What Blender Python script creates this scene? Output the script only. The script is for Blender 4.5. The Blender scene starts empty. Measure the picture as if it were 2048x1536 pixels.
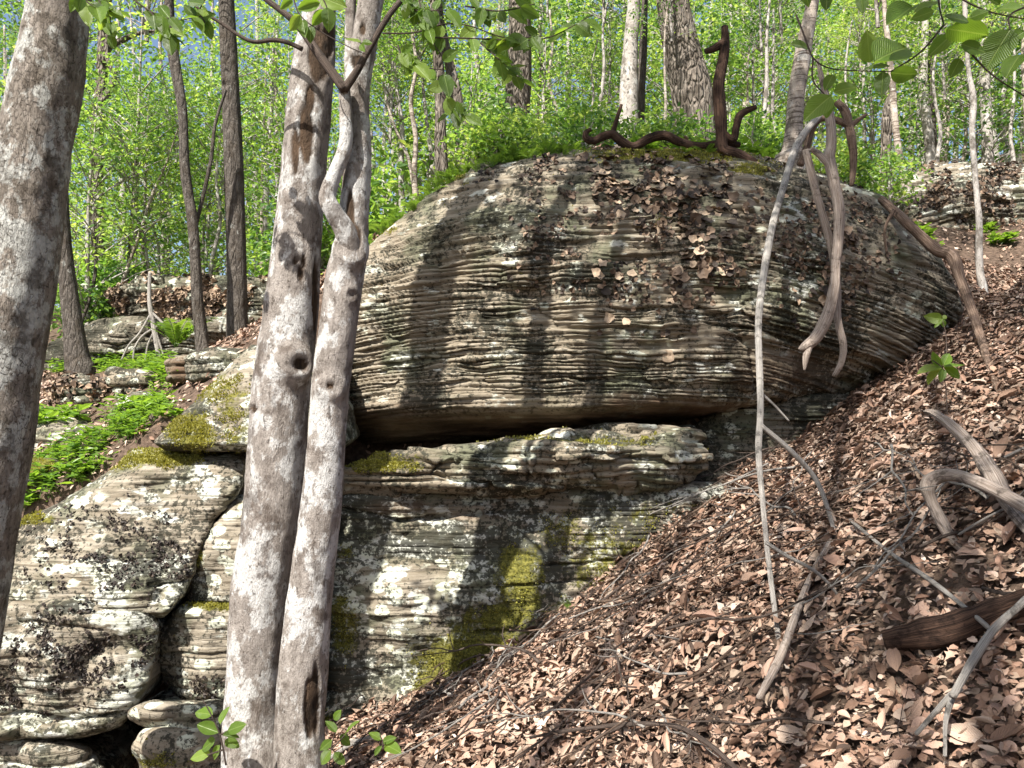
import bpy, math
import numpy as np
from mathutils import Vector

# ------------------------------------------------------------------ camera, sky, sun, exposure
sc = bpy.context.scene
COL = sc.collection
F = 1547.0                      # focal length in photograph pixels (2048 wide)
PITCH = math.radians(4.15)
cam_d = bpy.data.cameras.new('camera')
cam_d.sensor_width = 36.0
cam_d.lens = 36.0 * F / 2048.0
cam_d.clip_start = 0.05
cam_d.clip_end = 2000
cam = bpy.data.objects.new('camera', cam_d)
cam.rotation_euler = (math.pi / 2 + PITCH, 0, 0)
COL.objects.link(cam)
sc.camera = cam

SUN_AZ = math.radians(31.5)       # sun stands behind the camera, to its left
SUN_EL = math.radians(50)
TO_SUN = np.array([-math.sin(SUN_AZ) * math.cos(SUN_EL), -math.cos(SUN_AZ) * math.cos(SUN_EL), math.sin(SUN_EL)])
w = bpy.data.worlds.new('World')
sc.world = w
w.use_nodes = True
wn = w.node_tree
bg = wn.nodes['Background']
sky = wn.nodes.new('ShaderNodeTexSky')
sky.sky_type = 'NISHITA'
sky.sun_disc = False
sky.sun_elevation = SUN_EL
sky.sun_rotation = math.atan2(TO_SUN[0], TO_SUN[1])
sky.air_density = 1.0
sky.dust_density = 2.5
wn.links.new(sky.outputs[0], bg.inputs[0])
bg.inputs[1].default_value = 0.085
sun_d = bpy.data.lights.new('sun', 'SUN')
sun_d.energy = 5.0
sun_d.angle = math.radians(0.5)
sun_d.color = (1.0, 0.95, 0.87)
sun = bpy.data.objects.new('sun', sun_d)
sun.rotation_euler = Vector(TO_SUN).to_track_quat('Z', 'Y').to_euler()
COL.objects.link(sun)
sc.view_settings.view_transform = 'Standard'
sc.view_settings.look = 'None'
sc.view_settings.gamma = 1
sc.view_settings.exposure = 1.3
sc.render.engine = 'CYCLES'
sc.cycles.max_bounces = 6
sc.cycles.diffuse_bounces = 4
sc.cycles.glossy_bounces = 2
sc.cycles.transmission_bounces = 4
sc.cycles.transparent_max_bounces = 4
sc.cycles.caustics_reflective = False
sc.cycles.caustics_refractive = False
sc.cycles.use_denoising = True

# ------------------------------------------------------------------ helpers: numbers
RNG = np.random.default_rng(7)
_TAB = np.random.default_rng(3).random((32, 32, 32))

def vn(x, y, z=0.0):
    """smooth value noise in 0..1, arrays in, array out"""
    x, y, z = np.broadcast_arrays(np.asarray(x, float), np.asarray(y, float), np.asarray(z, float))
    xi, yi, zi = np.floor(x).astype(int), np.floor(y).astype(int), np.floor(z).astype(int)
    fx, fy, fz = x - xi, y - yi, z - zi
    fx, fy, fz = fx * fx * (3 - 2 * fx), fy * fy * (3 - 2 * fy), fz * fz * (3 - 2 * fz)
    x0, y0, z0 = xi & 31, yi & 31, zi & 31
    x1, y1, z1 = (xi + 1) & 31, (yi + 1) & 31, (zi + 1) & 31
    T = _TAB
    a = T[x0, y0, z0] * (1 - fx) + T[x1, y0, z0] * fx
    b = T[x0, y1, z0] * (1 - fx) + T[x1, y1, z0] * fx
    c = T[x0, y0, z1] * (1 - fx) + T[x1, y0, z1] * fx
    d = T[x0, y1, z1] * (1 - fx) + T[x1, y1, z1] * fx
    return (a * (1 - fy) + b * fy) * (1 - fz) + (c * (1 - fy) + d * fy) * fz

def fbm(x, y, z=0.0, o=4):
    s, a, t = 0, 1.0, 0
    for i in range(o):
        s = s + a * vn(np.asarray(x) * 2 ** i + 3.7 * i, np.asarray(y) * 2 ** i + 1.3 * i, np.asarray(z) * 2 ** i + 7.9 * i)
        t += a
        a *= 0.5
    return s / t

def sstep(a, b, x):
    t = np.clip((np.asarray(x, float) - a) / (b - a), 0, 1)
    return t * t * (3 - 2 * t)

CP, SP = math.cos(PITCH), math.sin(PITCH)

def P(px, py, Y):
    """photograph pixel + distance along the ground (Y) -> point"""
    px, py, Y = np.broadcast_arrays(np.asarray(px, float), np.asarray(py, float), np.asarray(Y, float))
    xc, yc = (px - 1024) / F, -(py - 768) / F
    dy, dz = CP - yc * SP, SP + yc * CP
    return np.stack([xc / dy * Y, Y, dz / dy * Y], -1)

def to_px(p):
    p = np.asarray(p, float)
    d = p[..., 1] * CP + p[..., 2] * SP
    u = -p[..., 1] * SP + p[..., 2] * CP
    return 1024 + F * p[..., 0] / d, 768 - F * u / d, d

def unit(v):
    v = np.asarray(v, float)
    return v / np.maximum(np.linalg.norm(v, axis=-1, keepdims=True), 1e-9)

def catmull(pts, n):
    """smooth resample of a polyline (any number of columns) to n rows"""
    pts = np.asarray(pts, float)
    if len(pts) < 3:
        t = np.linspace(0, 1, n)[:, None]
        return pts[0] * (1 - t) + pts[-1] * t
    q = np.vstack([2 * pts[0] - pts[1], pts, 2 * pts[-1] - pts[-2]])
    seg = np.linalg.norm(np.diff(pts[:, :3], axis=0), axis=1)
    cum = np.concatenate([[0], np.cumsum(seg)])
    s = np.linspace(0, cum[-1], n)
    i = np.clip(np.searchsorted(cum, s, 'right') - 1, 0, len(seg) - 1)
    t = ((s - cum[i]) / np.maximum(seg[i], 1e-9))[:, None]
    p0, p1, p2, p3 = q[i], q[i + 1], q[i + 2], q[i + 3]
    return 0.5 * (2 * p1 + (p2 - p0) * t + (2 * p0 - 5 * p1 + 4 * p2 - p3) * t ** 2 + (3 * p1 - p0 - 3 * p2 + p3) * t ** 3)

# ------------------------------------------------------------------ helpers: objects
def mesh_np(name, V, quads=None, tris=None, attrs=None, uv=None, smooth=True, mats=()):
    me = bpy.data.meshes.new(name)
    V = np.asarray(V, np.float32)
    faces = []
    nq = 0 if quads is None else len(quads)
    nt = 0 if tris is None else len(tris)
    loops = np.concatenate([np.asarray(quads, np.int32).ravel() if nq else np.zeros(0, np.int32),
                            np.asarray(tris, np.int32).ravel() if nt else np.zeros(0, np.int32)])
    starts = np.concatenate([np.arange(nq) * 4, nq * 4 + np.arange(nt) * 3]).astype(np.int32)
    totals = np.concatenate([np.full(nq, 4), np.full(nt, 3)]).astype(np.int32)
    me.vertices.add(len(V))
    me.vertices.foreach_set('co', V.ravel())
    me.loops.add(len(loops))
    me.loops.foreach_set('vertex_index', loops)
    me.polygons.add(nq + nt)
    me.polygons.foreach_set('loop_start', starts)
    me.polygons.foreach_set('loop_total', totals)
    me.polygons.foreach_set('use_smooth', np.full(nq + nt, smooth))
    for k, a in (attrs or {}).items():
        at = me.attributes.new(k, 'FLOAT', 'POINT')
        at.data.foreach_set('value', np.asarray(a, np.float32).ravel())
    if uv is not None:
        l = me.uv_layers.new(name='UVMap')
        l.data.foreach_set('uv', np.asarray(uv, np.float32)[loops].ravel())
    for m in mats:
        me.materials.append(m)
    me.update(calc_edges=True)
    me.validate()
    return me

def link(name, me, parent=None, loc=None, rot=None, scale=None):
    o = bpy.data.objects.new(name, me)
    COL.objects.link(o)
    if parent is not None:
        o.parent = parent
    if loc is not None:
        o.location = loc
    if rot is not None:
        o.rotation_euler = rot
    if scale is not None:
        o.scale = scale if hasattr(scale, '__len__') else (scale,) * 3
    return o

def tag(o, label, cat, group=None):
    o['label'] = label
    o['category'] = cat
    if group:
        o['group'] = group
    return o

def thing(name, label, cat, loc, group=None, rotz=0.0):
    o = bpy.data.objects.new(name, None)
    o.empty_display_size = 0.1
    COL.objects.link(o)
    o.location = loc
    o.rotation_euler = (0, 0, rotz)
    return tag(o, label, cat, group)

def frames(path):
    t = unit(np.gradient(path, axis=0))
    n = np.zeros_like(t)
    a = np.array([1.0, 0, 0]) if abs(t[0, 0]) < 0.9 else np.array([0, 1.0, 0])
    n[0] = unit(a - t[0] * np.dot(a, t[0]))
    for i in range(1, len(t)):
        v = n[i - 1] - t[i] * np.dot(n[i - 1], t[i])
        n[i] = unit(v)
    return t, n, np.cross(t, n)

def tube_arrays(path, rad, nseg=8, disp=None, cap=True):
    """disp(points, ang, along) -> extra radius"""
    path = np.asarray(path, float)
    t, n, b = frames(path)
    N = len(path)
    ang = np.linspace(0, 2 * np.pi, nseg, endpoint=False)
    dirs = n[:, None, :] * np.cos(ang)[None, :, None] + b[:, None, :] * np.sin(ang)[None, :, None]
    r = np.broadcast_to(np.asarray(rad, float)[:, None], (N, nseg)).copy()
    along = np.concatenate([[0], np.cumsum(np.linalg.norm(np.diff(path, axis=0), axis=1))])
    if disp is not None:
        base = path[:, None, :] + dirs * r[..., None]
        r = r + disp(base, np.broadcast_to(ang, r.shape), np.broadcast_to(along[:, None], r.shape))
    V = (path[:, None, :] + dirs * r[..., None]).reshape(-1, 3)
    i = np.arange(N - 1)[:, None] * nseg
    j = np.arange(nseg)[None, :]
    j2 = (j + 1) % nseg
    Q = np.stack([i + j, i + j2, i + nseg + j2, i + nseg + j], -1).reshape(-1, 4)
    uv = np.stack([np.broadcast_to(ang / (2 * np.pi), (N, nseg)), np.broadcast_to(along[:, None], (N, nseg))], -1).reshape(-1, 2)
    T = np.zeros((0, 3), int)
    if cap:
        c0, c1 = len(V), len(V) + 1
        V = np.vstack([V, path[0] - t[0] * rad[0] * 0.1, path[-1] + t[-1] * rad[-1] * 0.35])
        uv = np.vstack([uv, [[0, 0], [0, along[-1]]]])
        jj = np.arange(nseg)
        T = np.vstack([np.stack([(jj + 1) % nseg, jj, np.full(nseg, c0)], -1),
                       np.stack([(N - 1) * nseg + jj, (N - 1) * nseg + (jj + 1) % nseg, np.full(nseg, c1)], -1)])
    return V, Q, T, uv

class Batch:
    """collects pieces of one object"""
    def __init__(self):
        self.V, self.Q, self.T, self.U, self.A, self.n = [], [], [], [], [], 0
    def add(self, V, Q, T, uv, a=0.5):
        self.V.append(V)
        self.Q.append(np.asarray(Q, int).reshape(-1, 4) + self.n)
        self.T.append(np.asarray(T, int).reshape(-1, 3) + self.n)
        self.U.append(uv)
        self.A.append(np.broadcast_to(np.asarray(a, float), (len(V),)))
        self.n += len(V)
    def mesh(self, name, mat, origin=None, smooth=True):
        V = np.vstack(self.V)
        if origin is not None:
            V = V - np.asarray(origin)
        return mesh_np(name, V, np.vstack(self.Q), np.vstack(self.T), {'lc': np.concatenate(self.A)}, np.vstack(self.U), smooth, [mat])

def px_path(spec, Y, n):
    """spec rows (px, py, half-width px[, Y]) -> path, radii"""
    s = np.array([list(r[:3]) + [r[3] if len(r) > 3 else Y] for r in spec], float)
    p = P(s[:, 0], s[:, 1], s[:, 3])
    d = np.linalg.norm(p, axis=1)
    full = np.column_stack([p, s[:, 2] * s[:, 3] / F])
    c = catmull(full, n)
    return c[:, :3], np.maximum(c[:, 3], 0.0008)

# ------------------------------------------------------------------ helpers: materials
class NT:
    def __init__(self, name):
        self.m = bpy.data.materials.new(name)
        self.m.use_nodes = True
        self.t = self.m.node_tree
        self.out = self.t.nodes['Material Output']
        self.p = self.t.nodes['Principled BSDF']
        self.tc = self.t.nodes.new('ShaderNodeTexCoord')
    def lk(self, a, b):
        self.t.links.new(a, b)
    def put(self, sock, v):
        if v is None:
            return
        if isinstance(v, bpy.types.NodeSocket):
            self.lk(v, sock)
        elif hasattr(v, '__len__') and sock.type == 'RGBA' and len(v) == 3:
            sock.default_value = (*v, 1)
        else:
            sock.default_value = v
    def mapv(self, scale=(1, 1, 1), vec=None, loc=(0, 0, 0), rot=(0, 0, 0)):
        n = self.t.nodes.new('ShaderNodeMapping')
        self.lk(vec or self.tc.outputs['Object'], n.inputs[0])
        n.inputs['Scale'].default_value = scale
        n.inputs['Location'].default_value = loc
        n.inputs['Rotation'].default_value = rot
        return n.outputs[0]
    def noise(self, scale, detail=4, rough=0.55, vec=None, dist=0.0):
        n = self.t.nodes.new('ShaderNodeTexNoise')
        self.lk(vec or self.tc.outputs['Object'], n.inputs['Vector'])
        n.inputs['Scale'].default_value = scale
        n.inputs['Detail'].default_value = detail
        n.inputs['Roughness'].default_value = rough
        n.inputs['Distortion'].default_value = dist
        return n.outputs[0]
    def voro(self, scale, vec=None, feature='F1', out=0):
        n = self.t.nodes.new('ShaderNodeTexVoronoi')
        n.feature = feature
        self.lk(vec or self.tc.outputs['Object'], n.inputs['Vector'])
        n.inputs['Scale'].default_value = scale
        return n.outputs[out]
    def wave(self, scale, vec, dist=0, dscale=1, dirn='X'):
        n = self.t.nodes.new('ShaderNodeTexWave')
        n.bands_direction = dirn
        self.lk(vec, n.inputs[0])
        n.inputs['Scale'].default_value = scale
        n.inputs['Distortion'].default_value = dist
        n.inputs['Detail Scale'].default_value = dscale
        return n.outputs[1]
    def ramp(self, fac, stops, interp='LINEAR'):
        n = self.t.nodes.new('ShaderNodeValToRGB')
        n.color_ramp.interpolation = interp
        e = n.color_ramp.elements
        while len(e) < len(stops):
            e.new(0.5)
        for el, (pos, c) in zip(e, stops):
            el.position = pos
            el.color = (*c, 1) if hasattr(c, '__len__') else (c, c, c, 1)
        self.lk(fac, n.inputs[0])
        return n.outputs[0]
    def thr(self, fac, a, b):
        n = self.t.nodes.new('ShaderNodeMapRange')
        n.interpolation_type = 'SMOOTHSTEP'
        self.put(n.inputs[0], fac)
        n.inputs[1].default_value = a
        n.inputs[2].default_value = b
        return n.outputs[0]
    def mix(self, fac, a, b, blend='MIX'):
        n = self.t.nodes.new('ShaderNodeMix')
        n.data_type = 'RGBA'
        n.blend_type = blend
        self.put(n.inputs[0], fac)
        self.put(n.inputs[6], a)
        self.put(n.inputs[7], b)
        return n.outputs[2]
    def math(self, op, a, b=0.0, clamp=False):
        n = self.t.nodes.new('ShaderNodeMath')
        n.operation = op
        n.use_clamp = clamp
        self.put(n.inputs[0], a)
        self.put(n.inputs[1], b)
        return n.outputs[0]
    def attr(self, name):
        n = self.t.nodes.new('ShaderNodeAttribute')
        n.attribute_name = name
        return n.outputs['Fac']
    def orand(self):
        n = self.t.nodes.new('ShaderNodeObjectInfo')
        return n.outputs['Random']
    def bump(self, h, strength=0.5, dist=0.01, normal=None):
        n = self.t.nodes.new('ShaderNodeBump')
        n.inputs['Strength'].default_value = strength
        n.inputs['Distance'].default_value = dist
        self.lk(h, n.inputs['Height'])
        if normal:
            self.lk(normal, n.inputs['Normal'])
        return n.outputs[0]
    def done(self, col, rough=0.85, normal=None, spec=0.25):
        self.put(self.p.inputs['Base Color'], col)
        self.put(self.p.inputs['Roughness'], rough)
        self.p.inputs['Specular IOR Level'].default_value = spec
        if normal:
            self.lk(normal, self.p.inputs['Normal'])
        return self.m

def rock_mat(name, lich=0.5, dark=0.5, green=0.5, tint=(1, 1, 1), lam=1.3, bstr=0.65):
    k = NT(name)
    off = k.mapv((1, 1, 1))
    st = k.mapv((1.2, 1.2, 16.0))
    base = k.ramp(k.noise(2.2, 6, 0.65, st), [(0.28, (0.08, 0.064, 0.047)), (0.42, (0.165, 0.142, 0.108)), (0.58, (0.26, 0.23, 0.185)), (0.75, (0.30, 0.285, 0.25))])
    base = k.mix(1.0, base, tint, 'MULTIPLY')
    big = k.noise(1.3, 3, 0.5)
    # green-grey algae film
    g = k.math('MULTIPLY', k.thr(k.noise(2.6, 5, 0.6), 0.62 - 0.2 * green, 0.80 - 0.2 * green), 0.75)
    c = k.mix(g, base, (0.085, 0.098, 0.060))
    # pale crust lichen: round-edged patches, slightly stretched along the beds
    pv = k.mapv((1.0, 1.0, 1.8))
    p1 = k.math('ADD', k.noise(5.5, 6, 0.6, pv), k.math('MULTIPLY', big, 0.35))
    c = k.mix(k.thr(p1, 0.80 - 0.16 * lich, 0.86 - 0.16 * lich), c, k.ramp(k.noise(14, 3, 0.5), [(0.3, (0.33, 0.34, 0.28)), (0.7, (0.55, 0.55, 0.50))]))
    vo = k.math('ADD', k.voro(8, k.mapv((1, 1, 1.6))), k.math('MULTIPLY', k.math('SUBTRACT', k.noise(22, 4, 0.6), 0.5), 0.35))
    pat = k.math('MULTIPLY', k.thr(vo, 0.42, 0.34), k.thr(k.noise(2.0, 2, 0.5, k.mapv((1, 1, 1), loc=(4, 2, 9))), 0.58 - 0.15 * lich, 0.64 - 0.15 * lich))
    c = k.mix(pat, c, (0.46, 0.47, 0.38))
    # black speckle and dark mats
    sp = k.noise(38, 5, 0.7)
    msk = k.noise(1.9, 5, 0.62, k.mapv((1, 1, 1.4), loc=(9, 1, 3)))
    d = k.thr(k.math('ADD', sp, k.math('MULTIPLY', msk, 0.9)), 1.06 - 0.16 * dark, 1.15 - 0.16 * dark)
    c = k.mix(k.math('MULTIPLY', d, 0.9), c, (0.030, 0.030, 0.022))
    # rusty bare stone where the rock broke away
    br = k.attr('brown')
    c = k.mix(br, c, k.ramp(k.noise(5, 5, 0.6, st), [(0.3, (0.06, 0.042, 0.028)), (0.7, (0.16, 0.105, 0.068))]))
    # moss
    mo = k.math('ADD', k.attr('moss'), k.math('MULTIPLY', k.math('SUBTRACT', k.noise(11, 8, 0.75), 0.5), 2.6))
    mo = k.thr(mo, 0.42, 0.78)
    c = k.mix(mo, c, k.ramp(k.noise(60, 3, 0.6), [(0.3, (0.04, 0.042, 0.012)), (0.5, (0.11, 0.105, 0.025)), (0.75, (0.22, 0.20, 0.05))]))
    h = k.math('ADD', k.noise(70, 5, 0.7), k.math('MULTIPLY', k.noise(16, 4, 0.6, k.mapv((1, 1, 3))), 1.6))
    h = k.math('ADD', h, k.math('MULTIPLY', mo, k.noise(160, 2, 0.6)))
    h = k.math('ADD', h, k.math('MULTIPLY', k.thr(k.noise(2.0, 4, 0.6, k.mapv((1, 1, 34), rot=(0, 0.03, 0)), 0.4), 0.36, 0.5), lam))
    return k.done(c, 0.92, k.bump(h, bstr, 0.012), 0.15)

def bark_mat(name, c0, c1, lich, patch=0.5, dark=(0.05, 0.04, 0.03), vscale=0.35, rings=False, furrow=0.0, bump=0.6, plates=0.0, bd=0.018):
    k = NT(name)
    v = k.mapv((1, 1, vscale))
    c = k.ramp(k.noise(30, 6, 0.7, v), [(0.3, c0), (0.65, c1)])
    blot = k.math('ADD', k.noise(9, 7, 0.68, k.mapv((1, 1, 0.7))), k.math('MULTIPLY', k.noise(2.2, 2, 0.5), 0.35))
    c = k.mix(k.thr(blot, 0.86 - 0.22 * patch, 0.93 - 0.22 * patch), c, k.ramp(k.noise(50, 3, 0.6), [(0.3, tuple(0.72 * x for x in lich)), (0.7, lich)]))
    db = k.noise(9, 6, 0.68, k.mapv((1, 1, 0.8), loc=(3, 8, 5)))
    c = k.mix(k.math('MULTIPLY', k.thr(db, 0.50, 0.62), 0.72), c, tuple(1.6 * q for q in dark))
    c = k.mix(k.math('MULTIPLY', k.thr(k.noise(55, 4, 0.7, k.mapv((1, 1, 0.6), loc=(1, 2, 3))), 0.58, 0.66), 0.7), c, dark)
    if rings:
        rg = k.noise(7, 4, 0.65, k.mapv((0.7, 0.7, 9)))
        c = k.mix(k.math('MULTIPLY', k.thr(rg, 0.53, 0.60), 0.85), c, (0.09, 0.065, 0.05))
    h = k.math('ADD', k.noise(38, 7, 0.78, v), k.math('MULTIPLY', k.noise(140, 4, 0.7, v), 0.9))
    if furrow:
        fu = k.voro(26, k.mapv((1, 1, 0.22)), 'DISTANCE_TO_EDGE')
        h = k.math('ADD', h, k.math('MULTIPLY', k.thr(fu, 0.0, 0.22), furrow))
        if plates:
            pe = k.voro(plates, k.mapv((1, 1, 0.55)), 'DISTANCE_TO_EDGE')
            pe = k.math('ADD', pe, k.math('MULTIPLY', k.math('SUBTRACT', k.noise(90, 5, 0.75), 0.5), 0.55))
            cr = k.thr(pe, 0.05, -0.03)
            c = k.mix(k.math('MULTIPLY', cr, k.math('MULTIPLY', k.thr(k.noise(5, 3, 0.6, k.mapv((1, 1, 1), loc=(7, 7, 1))), 0.40, 0.60), 0.8)), c, (0.035, 0.027, 0.02))
            h = k.math('SUBTRACT', h, k.math('MULTIPLY', cr, 0.5))
    scar = k.attr('scar')
    c = k.mix(scar, c, k.ramp(k.noise(25, 4, 0.7, k.mapv((1, 1, 0.25))), [(0.35, (0.02, 0.014, 0.01)), (0.7, (0.13, 0.085, 0.055))]))
    return k.done(c, 0.9, k.bump(h, bump, bd), 0.15)

def wood_mat(name, a, b, mossy=0.0):
    k = NT(name)
    v = k.mapv((1, 1, 1))
    uvm = k.mapv((14, 1.6, 1), k.tc.outputs['UV'])
    g = k.noise(4, 7, 0.72, uvm, 0.6)
    c = k.ramp(g, [(0.36, tuple(0.45 * q for q in a)), (0.44, a), (0.62, b)])
    c = k.mix(k.math('MULTIPLY', k.thr(k.noise(14, 6, 0.7, v), 0.52, 0.66), 0.8), c, tuple(0.25 * x for x in a))
    return k.done(c, 0.85, k.bump(g, 1.0, 0.012), 0.2)

def leaf_mat(name, stops, trans=0.45, tgain=1.7, veins=False, orand=0.0):
    k = NT(name)
    f = k.attr('lc')
    if orand:
        f = k.math('ADD', f, k.math('MULTIPLY', k.math('SUBTRACT', k.orand(), 0.5), orand), True)
    c = k.ramp(f, stops)
    nrm = None
    if veins:
        s = k.t.nodes.new('ShaderNodeSeparateXYZ')
        k.lk(k.tc.outputs['UV'], s.inputs[0])
        au = k.math('ABSOLUTE', k.math('SUBTRACT', s.outputs[0], 0.5))
        ph = k.math('MULTIPLY', k.math('SUBTRACT', s.outputs[1], k.math('MULTIPLY', au, 0.55)), 62.0)
        rib = k.math('POWER', k.math('ABSOLUTE', k.math('SINE', ph)), 0.5)
        mid = k.thr(au, 0.012, 0.035)
        v = k.math('MULTIPLY', rib, mid)
        c = k.mix(k.math('MULTIPLY', k.math('SUBTRACT', 1.0, v), 0.45), c, (0.30, 0.40, 0.12))
        nrm = k.bump(v, 0.6, 0.004)
    k.done(c, 0.38, nrm, 0.5)
    tr = k.t.nodes.new('ShaderNodeBsdfTranslucent')
    k.lk(k.mix(1.0, c, (tgain, tgain * 0.95, tgain * 0.45), 'MULTIPLY'), tr.inputs[0])
    mx = k.t.nodes.new('ShaderNodeMixShader')
    mx.inputs[0].default_value = trans
    k.lk(k.p.outputs[0], mx.inputs[1])
    k.lk(tr.outputs[0], mx.inputs[2])
    k.lk(mx.outputs[0], k.out.inputs[0])
    return k.m

M = {}
M['rock'] = rock_mat('sandstone', 0.22, 0.78, 0.8, (1.05, 1.02, 0.97), 0.8, 0.5)
M['rock_face'] = rock_mat('sandstone_lichen_spotted', 0.85, 0.95, 0.9, (1.0, 0.98, 0.95), 0.6, 0.5)
M['rock_left'] = rock_mat('sandstone_pale', 0.6, 0.78, 0.75, (1.05, 1.04, 1.02), 0.9, 0.5)
M['rock_dark'] = rock_mat('sandstone_dark', 0.35, 0.9, 0.8, (0.8, 0.8, 0.78))  # the same sandstone in a darker tint
M['bark_pale'] = bark_mat('pale_smooth_bark', (0.16, 0.138, 0.12), (0.36, 0.325, 0.295), (0.60, 0.59, 0.57), 0.88, dark=(0.055, 0.042, 0.034), bump=0.9, bd=0.016)
M['bark_brown'] = bark_mat('rough_brown_bark', (0.14, 0.117, 0.093), (0.33, 0.29, 0.25), (0.56, 0.56, 0.52), 1.0, furrow=0.35, bump=1.0, plates=62.0, bd=0.016)
M['bark_dark'] = bark_mat('dark_scaly_bark', (0.06, 0.05, 0.042), (0.17, 0.15, 0.13), (0.36, 0.36, 0.33), 0.28, furrow=0.8, bump=1.0, plates=55.0)
M['bark_furrow'] = bark_mat('furrowed_oak_bark', (0.10, 0.08, 0.065), (0.30, 0.26, 0.22), (0.42, 0.40, 0.36), 0.3, furrow=2.0, bump=1.0, vscale=0.12)
M['bark_birch'] = bark_mat('peeling_birch_bark', (0.28, 0.23, 0.19), (0.48, 0.42, 0.36), (0.62, 0.59, 0.54), 0.6, rings=True)
M['bark_grey'] = bark_mat('grey_young_bark', (0.26, 0.235, 0.21), (0.45, 0.42, 0.39), (0.62, 0.61, 0.58), 0.6)
M['wood_grey'] = wood_mat('weathered_grey_wood', (0.30, 0.235, 0.19), (0.62, 0.53, 0.46))
M['wood_dark'] = wood_mat('dark_dead_wood', (0.035, 0.02, 0.014), (0.13, 0.075, 0.05))
M['wood_red'] = wood_mat('reddish_dead_wood', (0.12, 0.075, 0.052), (0.34, 0.25, 0.19))
M['twig'] = wood_mat('brown_twig_bark', (0.07, 0.05, 0.04), (0.20, 0.155, 0.13))
M['twig_grey'] = wood_mat('grey_twig_bark', (0.30, 0.275, 0.245), (0.52, 0.485, 0.445))
GREEN = [(0.0, (0.05, 0.115, 0.04)), (0.35, (0.115, 0.22, 0.055)), (0.7, (0.21, 0.32, 0.085)), (1.0, (0.35, 0.43, 0.16))]
M['leaf_far'] = leaf_mat('spring_foliage', GREEN, 0.5, 2.1, orand=0.6)
M['leaf_near'] = leaf_mat('beech_leaf', [(0.0, (0.04, 0.085, 0.014)), (0.6, (0.11, 0.20, 0.022)), (1.0, (0.20, 0.29, 0.05))], 0.5, 2.1, veins=True)
M['fern'] = leaf_mat('fern_green', [(0.0, (0.05, 0.11, 0.02)), (1.0, (0.17, 0.27, 0.045))], 0.45, 2.0, orand=0.3)
M['herb'] = leaf_mat('herb_green', [(0.0, (0.06, 0.14, 0.025)), (1.0, (0.20, 0.32, 0.05))], 0.45, 2.0, orand=0.3)
M['moss'] = leaf_mat('moss_green', [(0.0, (0.10, 0.10, 0.018)), (1.0, (0.36, 0.34, 0.07))], 0.35, 1.6)
k = NT('fallen_leaf_brown')
lc = k.attr('lc')
c = k.ramp(lc, [(0.0, (0.055, 0.034, 0.024)), (0.18, (0.14, 0.083, 0.055)), (0.36, (0.33, 0.20, 0.14)), (0.48, (0.25, 0.18, 0.13)), (0.62, (0.43, 0.285, 0.215)), (0.74, (0.34, 0.265, 0.20)), (0.88, (0.51, 0.375, 0.295)), (1.0, (0.58, 0.48, 0.40))])
s = k.t.nodes.new('ShaderNodeSeparateXYZ')
k.lk(k.tc.outputs['UV'], s.inputs[0])
au = k.math('ABSOLUTE', k.math('SUBTRACT', s.outputs[0], 0.5))
ph = k.math('MULTIPLY', k.math('SUBTRACT', s.outputs[1], k.math('MULTIPLY', au, 0.6)), 40.0)
rib = k.math('MULTIPLY', k.math('POWER', k.math('ABSOLUTE', k.math('SINE', ph)), 0.4), k.thr(au, 0.01, 0.04))
c = k.mix(k.math('MULTIPLY', k.thr(k.noise(45, 4, 0.6), 0.52, 0.7), 0.45), c, (0.09, 0.05, 0.03))
M['litter'] = k.done(c, 0.6, k.bump(k.math('ADD', rib, k.noise(60, 3, 0.6)), 0.5, 0.003), 0.35)
k = NT('leathery_lichen')
lc = k.attr('lc')
c = k.ramp(lc, [(0.0, (0.016, 0.013, 0.012)), (0.2, (0.05, 0.035, 0.026)), (0.4, (0.16, 0.105, 0.07)), (0.7, (0.36, 0.26, 0.18)), (1.0, (0.50, 0.40, 0.29))])
c = k.mix(k.thr(k.noise(40, 4, 0.6), 0.5, 0.7), c, (0.10, 0.075, 0.055))
M['tripe'] = k.done(c, 0.65, k.bump(k.noise(55, 4, 0.6), 0.4, 0.004), 0.3)
k = NT('forest_soil')
c = k.ramp(k.noise(24, 6, 0.7), [(0.3, (0.035, 0.026, 0.02)), (0.5, (0.10, 0.070, 0.052)), (0.75, (0.21, 0.15, 0.115))])
M['soil'] = k.done(c, 0.95, k.bump(k.noise(40, 6, 0.7), 0.8, 0.03), 0.1)
# ------------------------------------------------------------------ terrain
def tps_fit(pts, lam=0.05):
    pts = np.asarray(pts, float)
    x, z = pts[:, :2], pts[:, 2]
    n = len(x)
    r2 = ((x[:, None] - x[None]) ** 2).sum(-1)
    K = 0.5 * r2 * np.log(r2 + 1e-9)
    A = np.zeros((n + 3, n + 3))
    A[:n, :n] = K + lam * np.eye(n)
    A[:n, n] = 1
    A[:n, n + 1:] = x
    A[n:, :n] = A[:n, n:].T
    c = np.linalg.solve(A, np.concatenate([z, [0, 0, 0]]))
    return x, c
def tps_eval(fit, X, Y):
    x, c = fit
    X, Y = np.broadcast_arrays(np.asarray(X, float), np.asarray(Y, float))
    out = c[len(x)] + c[len(x) + 1] * X + c[len(x) + 2] * Y
    for (a, b), w_ in zip(x, c):
        r2 = (X - a) ** 2 + (Y - b) ** 2
        out = out + w_ * 0.5 * r2 * np.log(r2 + 1e-9)
    return out

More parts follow.
